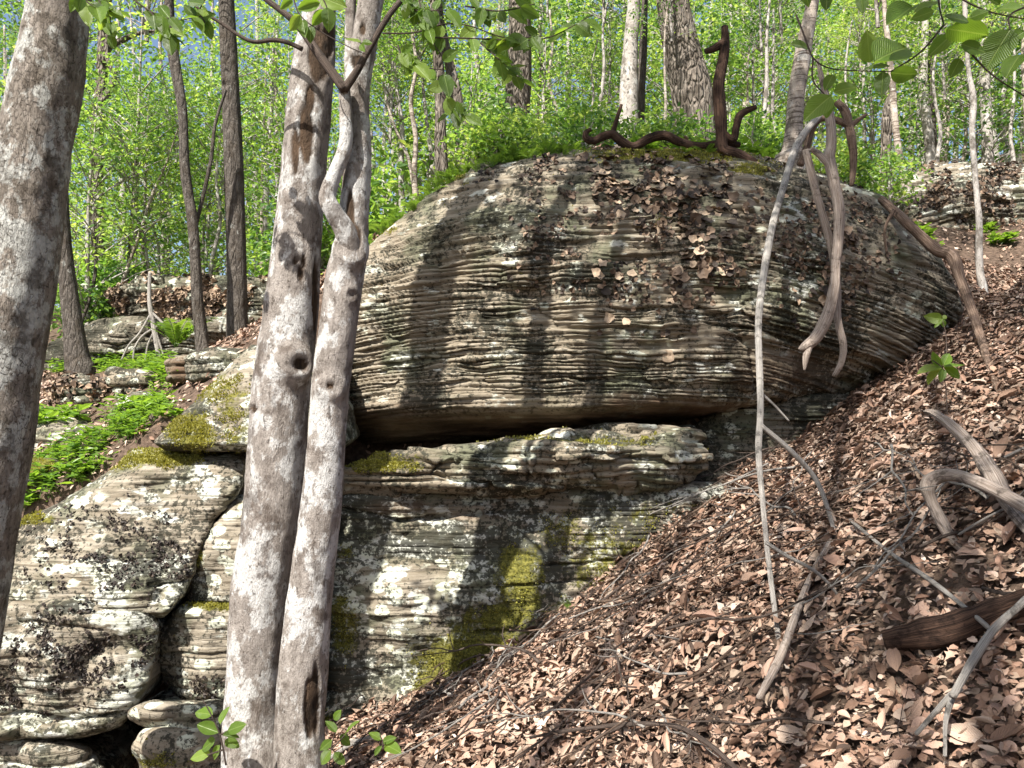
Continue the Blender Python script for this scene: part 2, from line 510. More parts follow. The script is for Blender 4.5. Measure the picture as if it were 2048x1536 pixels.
_fp = [P(*q) for q in [(660, 1475, 4.25), (850, 1400, 4.3), (1100, 1235, 4.45), (1290, 1095, 4.55), (1500, 965, 4.7), (1640, 885, 4.9),
                       (1740, 795, 5.0), (1890, 668, 5.35), (2000, 590, 6.0), (2048, 1536, 1.75), (1024, 1536, 2.75), (700, 1560, 3.3),
                       (560, 1640, 3.2), (300, 1800, 3.6), (0, 1780, 3.9), (-300, 1900, 4.2), (2048, 1000, 2.6)]]
_fp += [np.array(q) for q in [(0, 0, -1.55), (-2, 0, -2.6), (2.5, 0, -0.1), (-1, -4, -2.7), (3, -4, -0.4), (-6, 2, -4.6), (6, 2, 2.3), (6.5, 6, 2.9), (-6, 6, -4.0)]]
FRONT = tps_fit(_fp, 0.05)
_bp = [P(*q) for q in [(40, 1010, 4.9), (150, 975, 5.0), (290, 870, 5.2), (100, 900, 5.7), (330, 775, 6.1), (200, 760, 7.0), (80, 765, 7.6), (420, 700, 6.6),
                       (500, 665, 7.0), (150, 700, 9.0), (300, 742, 8.0), (400, 722, 7.8), (480, 650, 9.5), (230, 620, 11.5), (640, 560, 8.0), (0, 640, 14), (250, 640, 16), (600, 600, 14),
                       (740, 510, 5.9), (800, 455, 5.9), (900, 385, 5.8), (1000, 345, 5.8), (1200, 322, 5.8), (1400, 322, 5.9), (1550, 338, 5.9), (1700, 390, 6.0),
                       (1800, 440, 6.2), (1900, 560, 6.0), (1960, 575, 6.4), (2040, 545, 6.9), (2048, 640, 5.6), (1100, 335, 8), (1500, 345, 8), (1850, 440, 8.5), (2100, 400, 9),
                       (1000, 430, 14), (1400, 385, 14), (1800, 370, 14), (2100, 350, 14), (200, 670, 26), (700, 600, 26), (1200, 470, 26), (1700, 400, 26), (2200, 370, 26)]]
_bp += [np.array(q) for q in [(-6, 5, -0.8), (-8, 9, 0.6), (-12, 16, 1.0), (8, 8, 4.6), (14, 14, 8), (6.5, 5, 2.6)]]
BACK = tps_fit(_bp, 0.05)
_CX = np.array([-40, -3.6, -2.6, -1.8, -1.0, 0.0, 1.2, 2.4, 3.2, 4.2, 40])
_CY = np.array([5.0, 4.75, 4.75, 5.1, 5.4, 5.35, 5.35, 5.6, 5.7, 5.6, 5.6])

def ground_z(x, y):
    x, y = np.broadcast_arrays(np.asarray(x, float), np.asarray(y, float))
    xc, yc = np.clip(x, -16, 16), np.clip(y, -6, 28)
    zf = tps_eval(FRONT, np.clip(x, -6, 7), np.clip(y, -5, 7.5))
    zb = tps_eval(BACK, xc, np.maximum(yc, 4.6))
    zb = zb + 0.05 * np.maximum(y - 28, 0)
    s = sstep(-0.05, 0.4, y - np.interp(x, _CX, _CY))
    z = zf * (1 - s) + zb * s
    return z + 0.10 * (fbm(x * 1.1, y * 1.1, 2.0, 4) - 0.5) + 0.03 * (vn(x * 6, y * 6, 1.0) - 0.5)

def ground_n(x, y, e=0.06):
    dx = (ground_z(x + e, y) - ground_z(x - e, y)) / (2 * e)
    dy = (ground_z(x, y + e) - ground_z(x, y - e)) / (2 * e)
    return unit(np.stack([-dx, -dy, np.ones_like(dx)], -1))

def ground_hit(px, py, y0=0.8, y1=40.0, n=500):
    """where the sight line of a pixel meets the ground"""
    ys = np.geomspace(y0, y1, n)
    p = P(px, py, ys)
    d = p[:, 2] - ground_z(p[:, 0], p[:, 1])
    i = np.argmax(d < 0)
    if not (d < 0).any():
        return p[-1]
    a, b = ys[max(i - 1, 0)], ys[i]
    for _ in range(12):
        m = 0.5 * (a + b)
        q = P(px, py, m)
        if q[2] - ground_z(q[0], q[1]) > 0:
            a = m
        else:
            b = m
    return P(px, py, 0.5 * (a + b))

def graded(lo, hi, c0, c1, fine, n_out):
    mid = np.arange(c0, c1 + fine, fine)
    a = c0 - np.geomspace(fine, c0 - lo, n_out)[::-1]
    b = mid[-1] + np.geomspace(fine, hi - mid[-1], n_out)
    return np.concatenate([a, mid, b])
gx = graded(-150, 150, -5, 6, 0.05, 40)
gy = graded(-60, 220, -1, 9, 0.05, 45)
GX, GY = np.meshgrid(gx, gy)
GZ = ground_z(GX, GY)
nx, ny = len(gx), len(gy)
ii = (np.arange(ny - 1)[:, None] * nx + np.arange(nx - 1)[None]).ravel()
GQ = np.stack([ii, ii + 1, ii + nx + 1, ii + nx], -1)
ground = link('ground', mesh_np('ground', np.stack([GX, GY, GZ], -1).reshape(-1, 3), GQ, mats=[M['soil']]))
ground['kind'] = 'structure'
ground['label'] = 'steep forest floor of brown soil under fallen leaves'

# ------------------------------------------------------------------ rocks
def layer_table(lo, hi, t, seed, zt=None):
    r = np.random.default_rng(seed)
    b = [lo]
    while b[-1] < hi:
        k_ = r.random()
        th = t * (0.55 + 0.8 * r.random()) * (2.1 if k_ > 0.93 else 1.0)
        if zt is not None and b[-1] > zt:
            th *= 1.9
        b.append(b[-1] + th)
    return np.array(b)

def seg_dist(px, py, poly):
    d = np.full(px.shape, 1e9)
    for (x0, y0), (x1, y1) in zip(poly[:-1], poly[1:]):
        vx, vy = x1 - x0, y1 - y0
        t = np.clip(((px - x0) * vx + (py - y0) * vy) / (vx * vx + vy * vy), 0, 1)
        d = np.minimum(d, np.hypot(px - x0 - t * vx, py - y0 - t * vy))
    return d

ROCKS = {}
def rock(name, label, rows, Y0, mat, top=(0.5, 0.4), bot=(0.3, 0.2), side=(0.5, 0.5), sp=2.4, aw=0.0, ax=0.0, depth=1.0, thick=0.028, amp=0.014,
         bend=None, moss=(), brown=(), cracks=(), smooth=(), seed=1, ps=1.7, wob=0.10, jit=5.0, taper=0.75, group=None, big=0.02, zt=None, facet=0.0, blk=0.8):
    rows = np.array(rows, float)
    h = rows[-1, 0] - rows[0, 0]
    wpx = (rows[:, 2] - rows[:, 1]).max()
    nr, nc = int(np.clip(h / ps, 24, 420)), int(np.clip(wpx / (ps * 1.9), 28, 420))
    wv = np.linspace(0, 1, nr)
    wv = 0.6 * wv + 0.4 * (0.5 - 0.5 * np.cos(np.pi * wv))
    py = rows[0, 0] + wv * h
    xl, xr = np.interp(py, rows[:, 0], rows[:, 1]), np.interp(py, rows[:, 0], rows[:, 2])
    ker = np.ones(9) / 9
    pad = lambda a: np.convolve(np.pad(a, 4, 'edge'), ker, 'valid')
    xl, xr = pad(xl), pad(xr)
    xl = xl + jit * (fbm(py / 22.0, seed * 3.1, 0.0, 3) - 0.5) * 2
    xr = xr + jit * (fbm(py / 22.0, seed * 5.7, 9.0, 3) - 0.5) * 2
    t = np.linspace(-1, 1, nc)
    sv = 0.45 * t + 0.55 * np.sin(np.pi / 2 * t)
    S, W = np.meshgrid(sv, wv)
    PX = (xl + xr)[:, None] / 2 + (xr - xl)[:, None] / 2 * S
    PY = np.broadcast_to(py[:, None], PX.shape).copy()
    # top and bottom edges wander too
    PY += jit * 0.8 * (fbm(PX / 60.0, seed * 2.2, 4.0, 3) - 0.5) * 2 * (np.abs(2 * W - 1) ** 6)
    rnd = lambda a: 1 - np.maximum(1 - np.clip(a, 0, 1) ** sp, 0) ** (1 / sp)
    R = np.where(S < 0, side[0], side[1])
    Y = Y0 + ax * S + aw * (0.5 - W) * 2 + R * rnd(np.abs(S))
    Y = Y + top[0] * rnd((top[1] - W) / top[1]) + bot[0] * np.clip((W - (1 - bot[1])) / bot[1], 0, 1) ** 1.4
    p0 = P(PX, PY, Y)
    Y = Y + wob * 2 * (fbm(p0[..., 0] * 1.5, p0[..., 2] * 2.2, seed * 1.7, 4) - 0.5)
    if facet:
        fc = np.abs(fbm(p0[..., 0] * 1.4, p0[..., 2] * 1.6, seed * 2.9, 2) - 0.5) + 0.7 * np.abs(fbm(p0[..., 0] * 3.1, p0[..., 2] * 3.3, seed * 4.1, 2) - 0.5)
        Y = Y - facet * fc
    p = P(PX, PY, Y)
    # beds: a stack of thin layers, each standing proud by its own amount
    du, dv = np.gradient(p, axis=1), np.gradient(p, axis=0)
    nrm = unit(np.cross(du, dv))
    if nrm[..., 1].mean() > 0:
        nrm = -nrm
    x, z = p[..., 0], p[..., 2]
    ph = z + 0.04 * (fbm(x * 0.6, z * 0.9, seed, 3) - 0.5) + 0.006 * (fbm(x * 3.5, z * 6, seed + 5, 3) - 0.5)
    if bend is not None:
        ph = ph + bend(PX, PY, x, z)
    tab = layer_table(ph.min() - 0.1, ph.max() + 0.1, thick, seed, zt)
    ix = np.clip(np.searchsorted(tab, ph), 1, len(tab) - 1)
    f = (ph - tab[ix - 1]) / (tab[ix] - tab[ix - 1])
    prot = 0.65 * vn(x * 1.1 + ix * 7.31, ix * 3.77, seed) + 0.35 * vn(x * 5.0 + ix * 2.31, ix * 1.77, seed)
    deep = 0.2 + 0.8 * sstep(0.3, 0.6, vn(x * 2.3 + ix * 0.9, ph * 9, seed + 2.5))
    ridge = 1 - np.abs(2 * f - 1) ** 4.0
    k_ = np.ones_like(x)
    for (cx, cy, rx, ry) in smooth:
        k_ = k_ * (1 - 0.75 * np.exp(-(((PX - cx) / rx) ** 2 + ((PY - cy) / ry) ** 2)))
    d = amp * k_ * (1.9 * ridge * deep + 1.7 * (prot - 0.5))
    # beds break off in blocks: each block stands proud or back by its own amount
    u_ = x * 2.4 + 11.3 * _TAB[ix % 32, (ix * 7) % 32, seed % 32]
    ce = np.floor(u_).astype(int)
    hb = _TAB[ix % 32, ce % 32, (seed * 3) % 32]
    fr = u_ - ce
    jo = np.minimum(fr, 1 - fr)
    d = d + amp * k_ * blk * (1.4 * (hb - 0.5) - 1.2 * np.exp(-(jo / 0.02) ** 2) * (hb > 0.45))
    # chips and pits
    d = d - 0.016 * sstep(.60, .70, fbm(x * 6, z * 11, seed + 4.4, 3)) * vn(x * 20, z * 34, seed)
    d = d + big * (fbm(x * 3, z * 7, seed + 3.0, 4) - 0.5) + 0.006 * (fbm(x * 16, z * 30, seed, 3) - 0.5)
    for poly, wd, dp in cracks:
        dd = seg_dist(PX + 8 * (fbm(PX / 30, PY / 30, seed, 3) - 0.5), PY + 10 * (fbm(PX / 40, PY / 40, seed + 8, 3) - 0.5), poly)
        d = d - dp * np.exp(-(dd / wd) ** 2)
    edge = np.minimum(1 - np.abs(S), np.minimum(W, 1 - W) * 2)
    p = p + nrm * (d * sstep(0.0, 0.03, edge))[..., None]
    ms = np.zeros_like(x)
    for (cx, cy, rx, ry, st) in moss:
        ms = np.maximum(ms, st * np.exp(-((((PX - cx) / rx) ** 2 + ((PY - cy) / ry) ** 2)) ** 1.5))
    bs = np.zeros_like(x)
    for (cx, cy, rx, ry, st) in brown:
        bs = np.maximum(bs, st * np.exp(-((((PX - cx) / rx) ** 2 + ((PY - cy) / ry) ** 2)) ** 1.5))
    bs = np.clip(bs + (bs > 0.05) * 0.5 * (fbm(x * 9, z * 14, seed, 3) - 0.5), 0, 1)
    idx = np.arange(nr * nc).reshape(nr, nc)
    Q = np.stack([idx[:-1, :-1], idx[1:, :-1], idx[1:, 1:], idx[:-1, 1:]], -1).reshape(-1, 4)
    loop = np.concatenate([idx[0, :-1], idx[:-1, -1], idx[-1, :0:-1], idx[:0:-1, 0]])
    V = p.reshape(-1, 3)
    L = V[loop]
    c0 = L.mean(0)
    n0, nl = len(V), len(loop)
    rings = []
    for j, (dd, tp) in enumerate([(0.33, 1 - (1 - taper) * 0.2), (0.7, 1 - (1 - taper) * 0.55), (1.0, taper * 0.9)]):
        q = c0 + (L - c0) * np.array([tp, 1, tp]) + np.array([0, depth * dd, 0])
        q = q + 0.06 * (fbm(q[:, 0] * 4, q[:, 2] * 4, q[:, 1] * 4, 3) - 0.5)[:, None]
        rings.append(q)
    cen = rings[-1].mean(0) + np.array([0, depth * 0.15, 0])
    prev = loop
    Qs = [Q]
    for j in range(3):
        cur = n0 + j * nl + np.arange(nl)
        Qs.append(np.stack([prev, np.roll(prev, -1), np.roll(cur, -1), cur], -1))
        prev = cur
    V = np.vstack([V] + rings + [cen])
    T = np.stack([prev, np.roll(prev, -1), np.full(nl, len(V) - 1)], -1)
    ext = np.zeros(3 * nl + 1)
    ext2 = ext
    base = np.array([c0[0], c0[1], V[:, 2].min()])
    me = mesh_np(name, V - base, np.vstack(Qs), T, {'moss': np.concatenate([ms.ravel(), ext]), 'brown': np.concatenate([bs.ravel(), ext2])}, None, True, [mat])
    o = link(name, me, None, base)
    tag(o, label, 'rock', group)
    o['kind'] = 'thing'
    ROCKS[label] = dict(o=o, p=p, n=nrm, PX=PX, PY=PY, base=base)
    return o

def bend_main(PX, PY, x, z):
    # beds droop over the left shoulder and dip towards the right-hand end
    l = np.clip((1000 - PX) / 330, 0, 1.2)
    up = sstep(620, 380, PY)
    r = np.clip((PX - 1480) / 420, 0, 1.2)
    return 0.34 * l ** 2 * (0.25 + up) + 0.36 * r ** 1.3

boulder = rock('boulder', 'huge dome-topped layered sandstone boulder overhanging the ledge below it',
     [(303, 1130, 1430), (316, 1050, 1500), (338, 960, 1600), (365, 893, 1680), (400, 848, 1775), (440, 795, 1822), (480, 752, 1858), (520, 712, 1886), (560, 690, 1906),
      (620, 655, 1928), (680, 640, 1897), (740, 632, 1830), (775, 630, 1760), (800, 632, 1640), (830, 640, 1420), (860, 650, 1250), (885, 680, 1050)],
     4.72, M['rock'], top=(1.0, 0.5), bot=(0.75, 0.13), side=(0.75, 0.9), sp=2.3, depth=1.6, thick=0.026, amp=0.021, bend=bend_main, zt=1.45, facet=0.2, blk=0.5,
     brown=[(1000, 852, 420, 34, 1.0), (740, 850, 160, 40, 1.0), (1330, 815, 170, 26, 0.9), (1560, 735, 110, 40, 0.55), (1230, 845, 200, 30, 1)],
     moss=[(1350, 318, 190, 16, 0.9), (900, 360, 60, 14, 0.6), (1330, 450, 40, 12, 0.5), (1500, 345, 60, 14, 0.8), (770, 460, 40, 14, 0.5)],
     cracks=[([(1385, 610), (1440, 640), (1500, 690), (1515, 780)], 6, 0.05), ([(1130, 470), (1250, 470)], 3, 0.02), ([(830, 640), (1000, 636), (1200, 640)], 3, 0.018),
             ([(960, 380), (1160, 372)], 3, 0.03), ([(890, 520), (1150, 505)], 3, 0.02), ([(1440, 640), (1500, 600), (1540, 592)], 4, 0.02)],
     smooth=[(1000, 850, 600, 40), (1780, 470, 90, 60), (1600, 740, 120, 50), (1300, 810, 140, 30)], seed=11, ps=1.45, wob=0.12, taper=0.8)
rock('rock_ledge', 'protruding sandstone ledge of stacked plates beneath the dome-topped boulder',
     [(862, 1190, 1400), (878, 1000, 1404), (896, 860, 1408), (916, 780, 1420), (932, 700, 1424), (948, 660, 1400), (965, 650, 1370), (978, 650, 1320), (986, 660, 1260)],
     4.42, M['rock'], top=(0.8, 0.55), bot=(0.3, 0.15), side=(0.3, 0.5), sp=3.2, facet=0.35, blk=1.6, depth=0.9, thick=0.028, amp=0.022, moss=[(760, 935, 90, 16, 0.9), (1150, 880, 200, 12, 0.6)],
     cracks=[([(1050, 900), (1060, 960)], 4, 0.03), ([(880, 925), (860, 950), (1000, 972), (1230, 970)], 3, 0.05), ([(1180, 905), (1400, 930)], 3, 0.03)], seed=23, wob=0.16, ps=1.2, jit=13, big=0.05)
rock('rock_plate', 'thin wedge of layered stone wedged in the dark gap under the boulder overhang',
     [(852, 1260, 1380), (862, 1180, 1398), (875, 1110, 1400), (886, 1080, 1390), (894, 1130, 1340)], 4.85, M['rock'], top=(0.3, 0.4), bot=(0.2, 0.3), side=(0.3, 0.3), depth=0.6, thick=0.026, amp=0.022, facet=0.2, seed=29, ps=1.2, jit=10)
rock('rock_wall', 'tall lichen-spotted rock face under the ledge rising from the leaf litter',
     [(962, 600, 1480), (985, 590, 1520), (1040, 580, 1480), (1100, 575, 1440), (1200, 570, 1400), (1300, 570, 1300), (1400, 570, 1150), (1470, 580, 1000), (1540, 600, 900)],
     4.42, M['rock_face'], top=(0.3, 0.12), bot=(0.0, 0.2), side=(0.4, 0.6), depth=1.0, aw=0.10, thick=0.030, amp=0.0055, facet=0.25, sp=3.5,
     moss=[(975, 1330, 160, 90, 1.15), (1040, 1170, 55, 95, 0.95), (1005, 1235, 90, 36, 0.95), (870, 1400, 65, 50, 1.05), (1220, 1120, 110, 95, 0.62), (1120, 1060, 55, 46, 0.6), (1180, 1240, 130, 56, 0.75), (690, 1250, 34, 80, 0.75), (685, 1100, 40, 30, 0.5), (1330, 1040, 110, 70, 0.45), (660, 1460, 70, 45, 0.75)],
     brown=[(800, 1015, 60, 16, 0.7), (930, 1030, 70, 12, 0.6)],
     cracks=[([(640, 1010), (760, 1035), (800, 1040), (1000, 1020)], 5, 0.05), ([(1040, 1235), (1030, 1258), (960, 1266)], 5, 0.04), ([(870, 1180), (1200, 1160)], 3, 0.02), ([(1100, 1130), (1260, 1120)], 3, 0.025)],
     smooth=[(900, 1350, 200, 150)], seed=31, ps=1.6, wob=0.14, big=0.035)
rock('rock_block', 'dark layered block tucked under the boulder next to the leaf slope',
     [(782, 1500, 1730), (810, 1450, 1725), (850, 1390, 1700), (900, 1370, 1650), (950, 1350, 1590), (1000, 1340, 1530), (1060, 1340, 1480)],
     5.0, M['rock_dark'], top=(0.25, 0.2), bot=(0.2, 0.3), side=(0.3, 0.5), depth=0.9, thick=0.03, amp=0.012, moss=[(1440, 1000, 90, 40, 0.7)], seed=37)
rock('rock_slab', 'mossy tan slab tapering to a point behind the twin pale trunks',
     [(690, 505, 660), (720, 470, 690), (760, 432, 690), (800, 392, 690), (850, 338, 690), (885, 308, 690), (903, 335, 670)],
     4.42, M['rock_left'], top=(0.6, 0.6), bot=(0.2, 0.08), side=(0.3, 0.3), sp=3.0, facet=0.25, aw=0.25, depth=1.1, thick=0.026, amp=0.007,
     moss=[(385, 865, 60, 46, 0.8), (440, 780, 70, 40, 0.65), (470, 840, 40, 70, 0.6), (560, 760, 60, 40, 0.4)], cracks=[([(370, 830), (420, 820)], 3, 0.02)], seed=41, ps=1.5)
rock('rock_slab', 'long tilted sunlit slab with moss along its upper edge, split by a black crack',
     [(899, 268, 487), (930, 236, 493), (960, 190, 488), (1000, 130, 470), (1040, 45, 430), (1080, 18, 414), (1120, -20, 397), (1160, -40, 385), (1190, -40, 366), (1212, 40, 348), (1232, 170, 330), (1246, 225, 312)],
     4.12, M['rock_left'], top=(0.7, 0.4), bot=(0.35, 0.06), side=(0.3, 0.2), sp=3.8, facet=0.3, aw=0.18, depth=1.0, thick=0.022, amp=0.005,
     moss=[(330, 917, 90, 20, 1.0), (60, 1040, 60, 14, 0.8), (250, 930, 60, 16, 0.5)], cracks=[([(270, 960), (460, 955)], 3, 0.02), ([(300, 1170), (380, 1160)], 4, 0.03)], seed=43, ps=1.5)
rock('rock_block', 'upright block with a mossy edge along the black crack beside the twin trunks',
     [(985, 474, 640), (1010, 458, 650), (1050, 426, 655), (1100, 398, 655), (1150, 380, 655), (1195, 370, 655), (1214, 385, 650)],
     4.25, M['rock_left'], top=(0.3, 0.2), bot=(0.12, 0.06), side=(0.15, 0.3), sp=3.8, facet=0.25, depth=0.9, thick=0.024, amp=0.004, moss=[(395, 1110, 14, 26, 1.0), (500, 1010, 40, 14, 0.5)], seed=47, ps=1.5)
rock('rock_block', 'rounded grey-green block resting under the upright mossy-edged block',
     [(1204, 380, 640), (1222, 346, 645), (1250, 326, 650), (1290, 309, 650), (1330, 311, 650), (1365, 332, 650), (1400, 365, 650), (1428, 405, 640)],
     4.12, M['rock_left'], top=(0.3, 0.18), bot=(0.25, 0.15), side=(0.2, 0.3), sp=3.4, facet=0.28, depth=0.9, thick=0.05, amp=0.005, moss=[(430, 1213, 70, 12, 0.9)], cracks=[([(330, 1305), (470, 1310)], 3, 0.02)], seed=53, ps=1.5)
rock('rock_block', 'broad pale block with black lichen speckle and a white lower lip',
     [(1188, -20, 175), (1205, -60, 235), (1225, -110, 306), (1250, -110, 320), (1300, -110, 314), (1350, -110, 304), (1390, -110, 286), (1430, -110, 262), (1455, -110, 240), (1474, -80, 160), (1484, -50, 90)],
     3.92, M['rock_left'], top=(0.4, 0.16), bot=(0.25, 0.06), side=(0.3, 0.2), sp=3.6, facet=0.35, depth=1.0, thick=0.06, amp=0.005,
     cracks=[([(-20, 1430), (60, 1425), (150, 1440), (250, 1425)], 4, 0.03), ([(225, 1300), (232, 1350)], 3, 0.02), ([(40, 1240), (200, 1260)], 3, 0.02)], seed=59, ps=1.6, big=0.05)
rock('rock_slab', 'small flat slab lying between the pale block and the twin trunks',
     [(1402, 300, 430), (1415, 262, 480), (1432, 249, 490), (1448, 270, 490), (1462, 340, 480), (1472, 380, 460)], 3.85, M['rock_left'], top=(0.35, 0.4), bot=(0.2, 0.2), side=(0.15, 0.2), sp=3.5, facet=0.2, jit=8, depth=0.7, thick=0.05, amp=0.006, seed=61, ps=1.6)
rock('rock', 'lumpy low rock under the small flat slab by the twin trunks',
     [(1452, 300, 440), (1470, 275, 465), (1500, 268, 475), (1540, 285, 480), (1600, 300, 480)], 3.75, M['rock'], top=(0.3, 0.3), bot=(0.1, 0.2), side=(0.25, 0.2), depth=0.7, thick=0.07, amp=0.008, sp=3, facet=0.3, moss=[(330, 1520, 60, 20, 0.6)], seed=67, big=0.06)
rock('rock', 'pale dappled rock in the shadow under the broad speckled block',
     [(1478, -60, 120), (1500, -90, 190), (1540, -90, 215), (1600, -90, 210)], 3.95, M['rock_left'], top=(0.4, 0.3), bot=(0.1, 0.2), side=(0.3, 0.3), depth=0.7, thick=0.07, amp=0.008, sp=3, facet=0.3, seed=71, big=0.06)
# farther outcrops up the gully
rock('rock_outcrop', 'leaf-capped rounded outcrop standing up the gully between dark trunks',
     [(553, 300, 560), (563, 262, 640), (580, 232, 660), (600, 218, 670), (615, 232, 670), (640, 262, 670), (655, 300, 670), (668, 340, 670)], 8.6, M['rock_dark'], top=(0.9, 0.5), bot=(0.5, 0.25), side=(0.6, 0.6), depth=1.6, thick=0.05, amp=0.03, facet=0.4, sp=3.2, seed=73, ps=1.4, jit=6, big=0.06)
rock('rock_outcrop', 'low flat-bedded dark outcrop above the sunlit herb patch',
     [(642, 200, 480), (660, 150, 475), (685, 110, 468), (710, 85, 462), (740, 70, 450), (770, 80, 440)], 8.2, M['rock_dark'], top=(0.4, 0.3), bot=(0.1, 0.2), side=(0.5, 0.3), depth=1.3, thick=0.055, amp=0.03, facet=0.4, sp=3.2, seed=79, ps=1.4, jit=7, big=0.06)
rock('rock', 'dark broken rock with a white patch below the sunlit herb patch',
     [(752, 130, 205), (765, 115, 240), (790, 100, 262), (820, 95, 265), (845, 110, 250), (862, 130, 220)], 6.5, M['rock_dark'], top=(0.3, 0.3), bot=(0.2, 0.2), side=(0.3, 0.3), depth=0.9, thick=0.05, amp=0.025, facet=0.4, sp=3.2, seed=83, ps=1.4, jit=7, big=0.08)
rock('rock', 'bright white-faced slanting rock beside the rough brown trunk',
     [(824, 110, 168), (845, 88, 185), (870, 62, 200), (895, 40, 200), (918, 30, 190), (935, 50, 150)], 5.9, M['rock_left'], top=(0.45, 0.5), bot=(0.2, 0.2), side=(0.25, 0.3), depth=0.8, thick=0.05, amp=0.02, facet=0.4, sp=3.2, seed=89, ps=1.4, jit=7, big=0.08)
rock('rock', 'small jagged rock slab propped at the foot of the herb patch',
     [(744, 225, 300), (760, 216, 320), (785, 216, 300), (805, 220, 285), (822, 230, 265)], 6.3, M['rock'], top=(0.3, 0.4), bot=(0.15, 0.2), side=(0.2, 0.2), depth=0.6, thick=0.06, amp=0.02, facet=0.4, sp=3.2, seed=97, ps=1.4, jit=8, big=0.06)
rock('rock', 'thin dark slab lying on the slope above the green herbs',
     [(790, 280, 330), (805, 240, 345), (825, 225, 330), (845, 230, 300)], 6.0, M['rock_dark'], top=(0.3, 0.4), bot=(0.15, 0.2), side=(0.2, 0.2), depth=0.6, thick=0.05, amp=0.02, facet=0.4, sp=3.2, seed=101, ps=1.4, jit=7)
rock('rock', 'rust-coloured flat slab jutting out above the mossy tan slab',
     [(712, 370, 470), (722, 340, 500), (735, 328, 500), (752, 335, 460), (765, 350, 420)], 5.9, M['rock'], top=(0.25, 0.3), bot=(0.2, 0.3), side=(0.2, 0.2), depth=0.6, thick=0.06, amp=0.02, brown=[(380, 738, 60, 26, 0.9)], facet=0.4, sp=3.2, seed=103, ps=1.4, jit=6)
rock('rock', 'grey rounded stone wedged above the mossy tan slab',
     [(700, 430, 520), (715, 385, 530), (735, 368, 520), (752, 372, 480), (768, 400, 460)], 5.6, M['rock_dark'], top=(0.25, 0.3), bot=(0.2, 0.3), side=(0.2, 0.2), depth=0.6, thick=0.06, amp=0.02, facet=0.4, sp=3.2, seed=107, ps=1.4, jit=5)
rock('rock', 'small mossy stone lying low beside the green herbs',
     [(918, 60, 110), (935, 45, 130), (955, 40, 125), (975, 50, 110)], 5.2, M['rock'], top=(0.25, 0.4), bot=(0.1, 0.3), side=(0.15, 0.15), depth=0.4, thick=0.05, amp=0.01, moss=[(75, 935, 40, 20, 1)], seed=109, ps=1.5)
rock('rock_outcrop', 'sunlit layered outcrop on the upper slope behind the leaning grey sapling',
     [(328, 1890, 2140), (342, 1842, 2220), (370, 1808, 2280), (410, 1792, 2300), (450, 1795, 2300), (490, 1815, 2300), (530, 1850, 2300), (570, 1880, 2300)],
     8.2, M['rock_left'], top=(0.9, 0.5), bot=(0.2, 0.2), side=(0.6, 0.6), depth=1.8, thick=0.06, amp=0.03, bend=lambda PX, PY, x, z: 0.18 * np.clip((1950 - PX) / 160, 0, 1.2) ** 2, facet=0.4, sp=3.2, seed=113, ps=1.4, jit=5, big=0.06)
# ------------------------------------------------------------------ leaves: templates and batches
def tpl_simple(wd=0.30, fold=0.10):
    V = np.array([[0, 0, 0], [wd, .33, fold], [wd * .72, .68, fold], [0, 1, 0], [-wd * .72, .68, fold], [-wd, .33, fold]])
    Q = np.array([[0, 1, 2, 3], [0, 3, 4, 5]])
    uv = np.stack([V[:, 0] / (2 * wd) + .5, V[:, 1]], -1)
    return V, Q, uv

def tpl_blade(wd=0.27, fold=0.12, droop=-0.15, roll=0.0, tipw=1.0, lob=None, seed=0, nv=8):
    """leaf blade: 5 columns x nv stations; lob = list of outline multipliers (lobes)"""
    v = np.linspace(0, 1, nv)
    wid = wd * np.sin(np.pi * np.clip(v, 0, 1) ** 0.8) ** 0.75
    wid[0] = 0.012
    wid[-1] = 0.004
    if lob is not None:
        wid = wid * np.interp(v, np.linspace(0, 1, len(lob)), lob)
    r = np.random.default_rng(seed)
    u = np.array([-1, -.5, 0, .5, 1])
    U, Vv = np.meshgrid(u, v)
    X = U * wid[:, None]
    Z = fold * np.abs(U) * wid[:, None] / wd + droop * Vv ** 2
    if roll:
        a = roll * U
        rr = wid[:, None] / max(abs(roll), 0.3)
        X = rr * np.sin(a)
        Z = Z + rr * (1 - np.cos(a)) * np.sign(roll)
    Z = Z + 0.05 * (r.random(Z.shape) - 0.5) * (np.abs(U) > 0.4)
    V = np.stack([X, Vv, Z], -1).reshape(-1, 3)
    n = 5
    i = (np.arange(nv - 1)[:, None] * n + np.arange(n - 1)[None]).ravel()
    Q = np.stack([i, i + 1, i + n + 1, i + n], -1)
    uv = np.stack([U * 0.5 * (wid / wid.max())[:, None] + 0.5, Vv], -1).reshape(-1, 2)
    return V, Q, uv

OAK = [1, .5, 1.1, .55, 1.25, .6, 1.3, .6, 1.1, .55, .9, 1]
MAPLE = [1, 1.3, 2.0, 1.0, .8, 1.5, .7, .5, .45, .4, 1]

def leaf_frames(d, nrm):
    d = unit(d)
    x = unit(np.cross(d, nrm))
    z = np.cross(x, d)
    return np.stack([x, d, z], -1)       # columns

def stamp(bt, tpl, pos, d, nrm, size, a):
    V, Q, uv = tpl
    R = leaf_frames(d, nrm)
    N, n = len(pos), len(V)
    W = np.einsum('nij,kj->nki', R, V) * np.asarray(size).reshape(-1, 1, 1) + pos[:, None, :]
    QQ = (Q[None] + (np.arange(N) * n)[:, None, None]).reshape(-1, 4)
    bt.add(W.reshape(-1, 3), QQ, np.zeros((0, 3), int), np.tile(uv, (N, 1)), np.repeat(np.broadcast_to(a, (N,)), n))

def rand_unit(n, r):
    return unit(r.normal(size=(n, 3)))

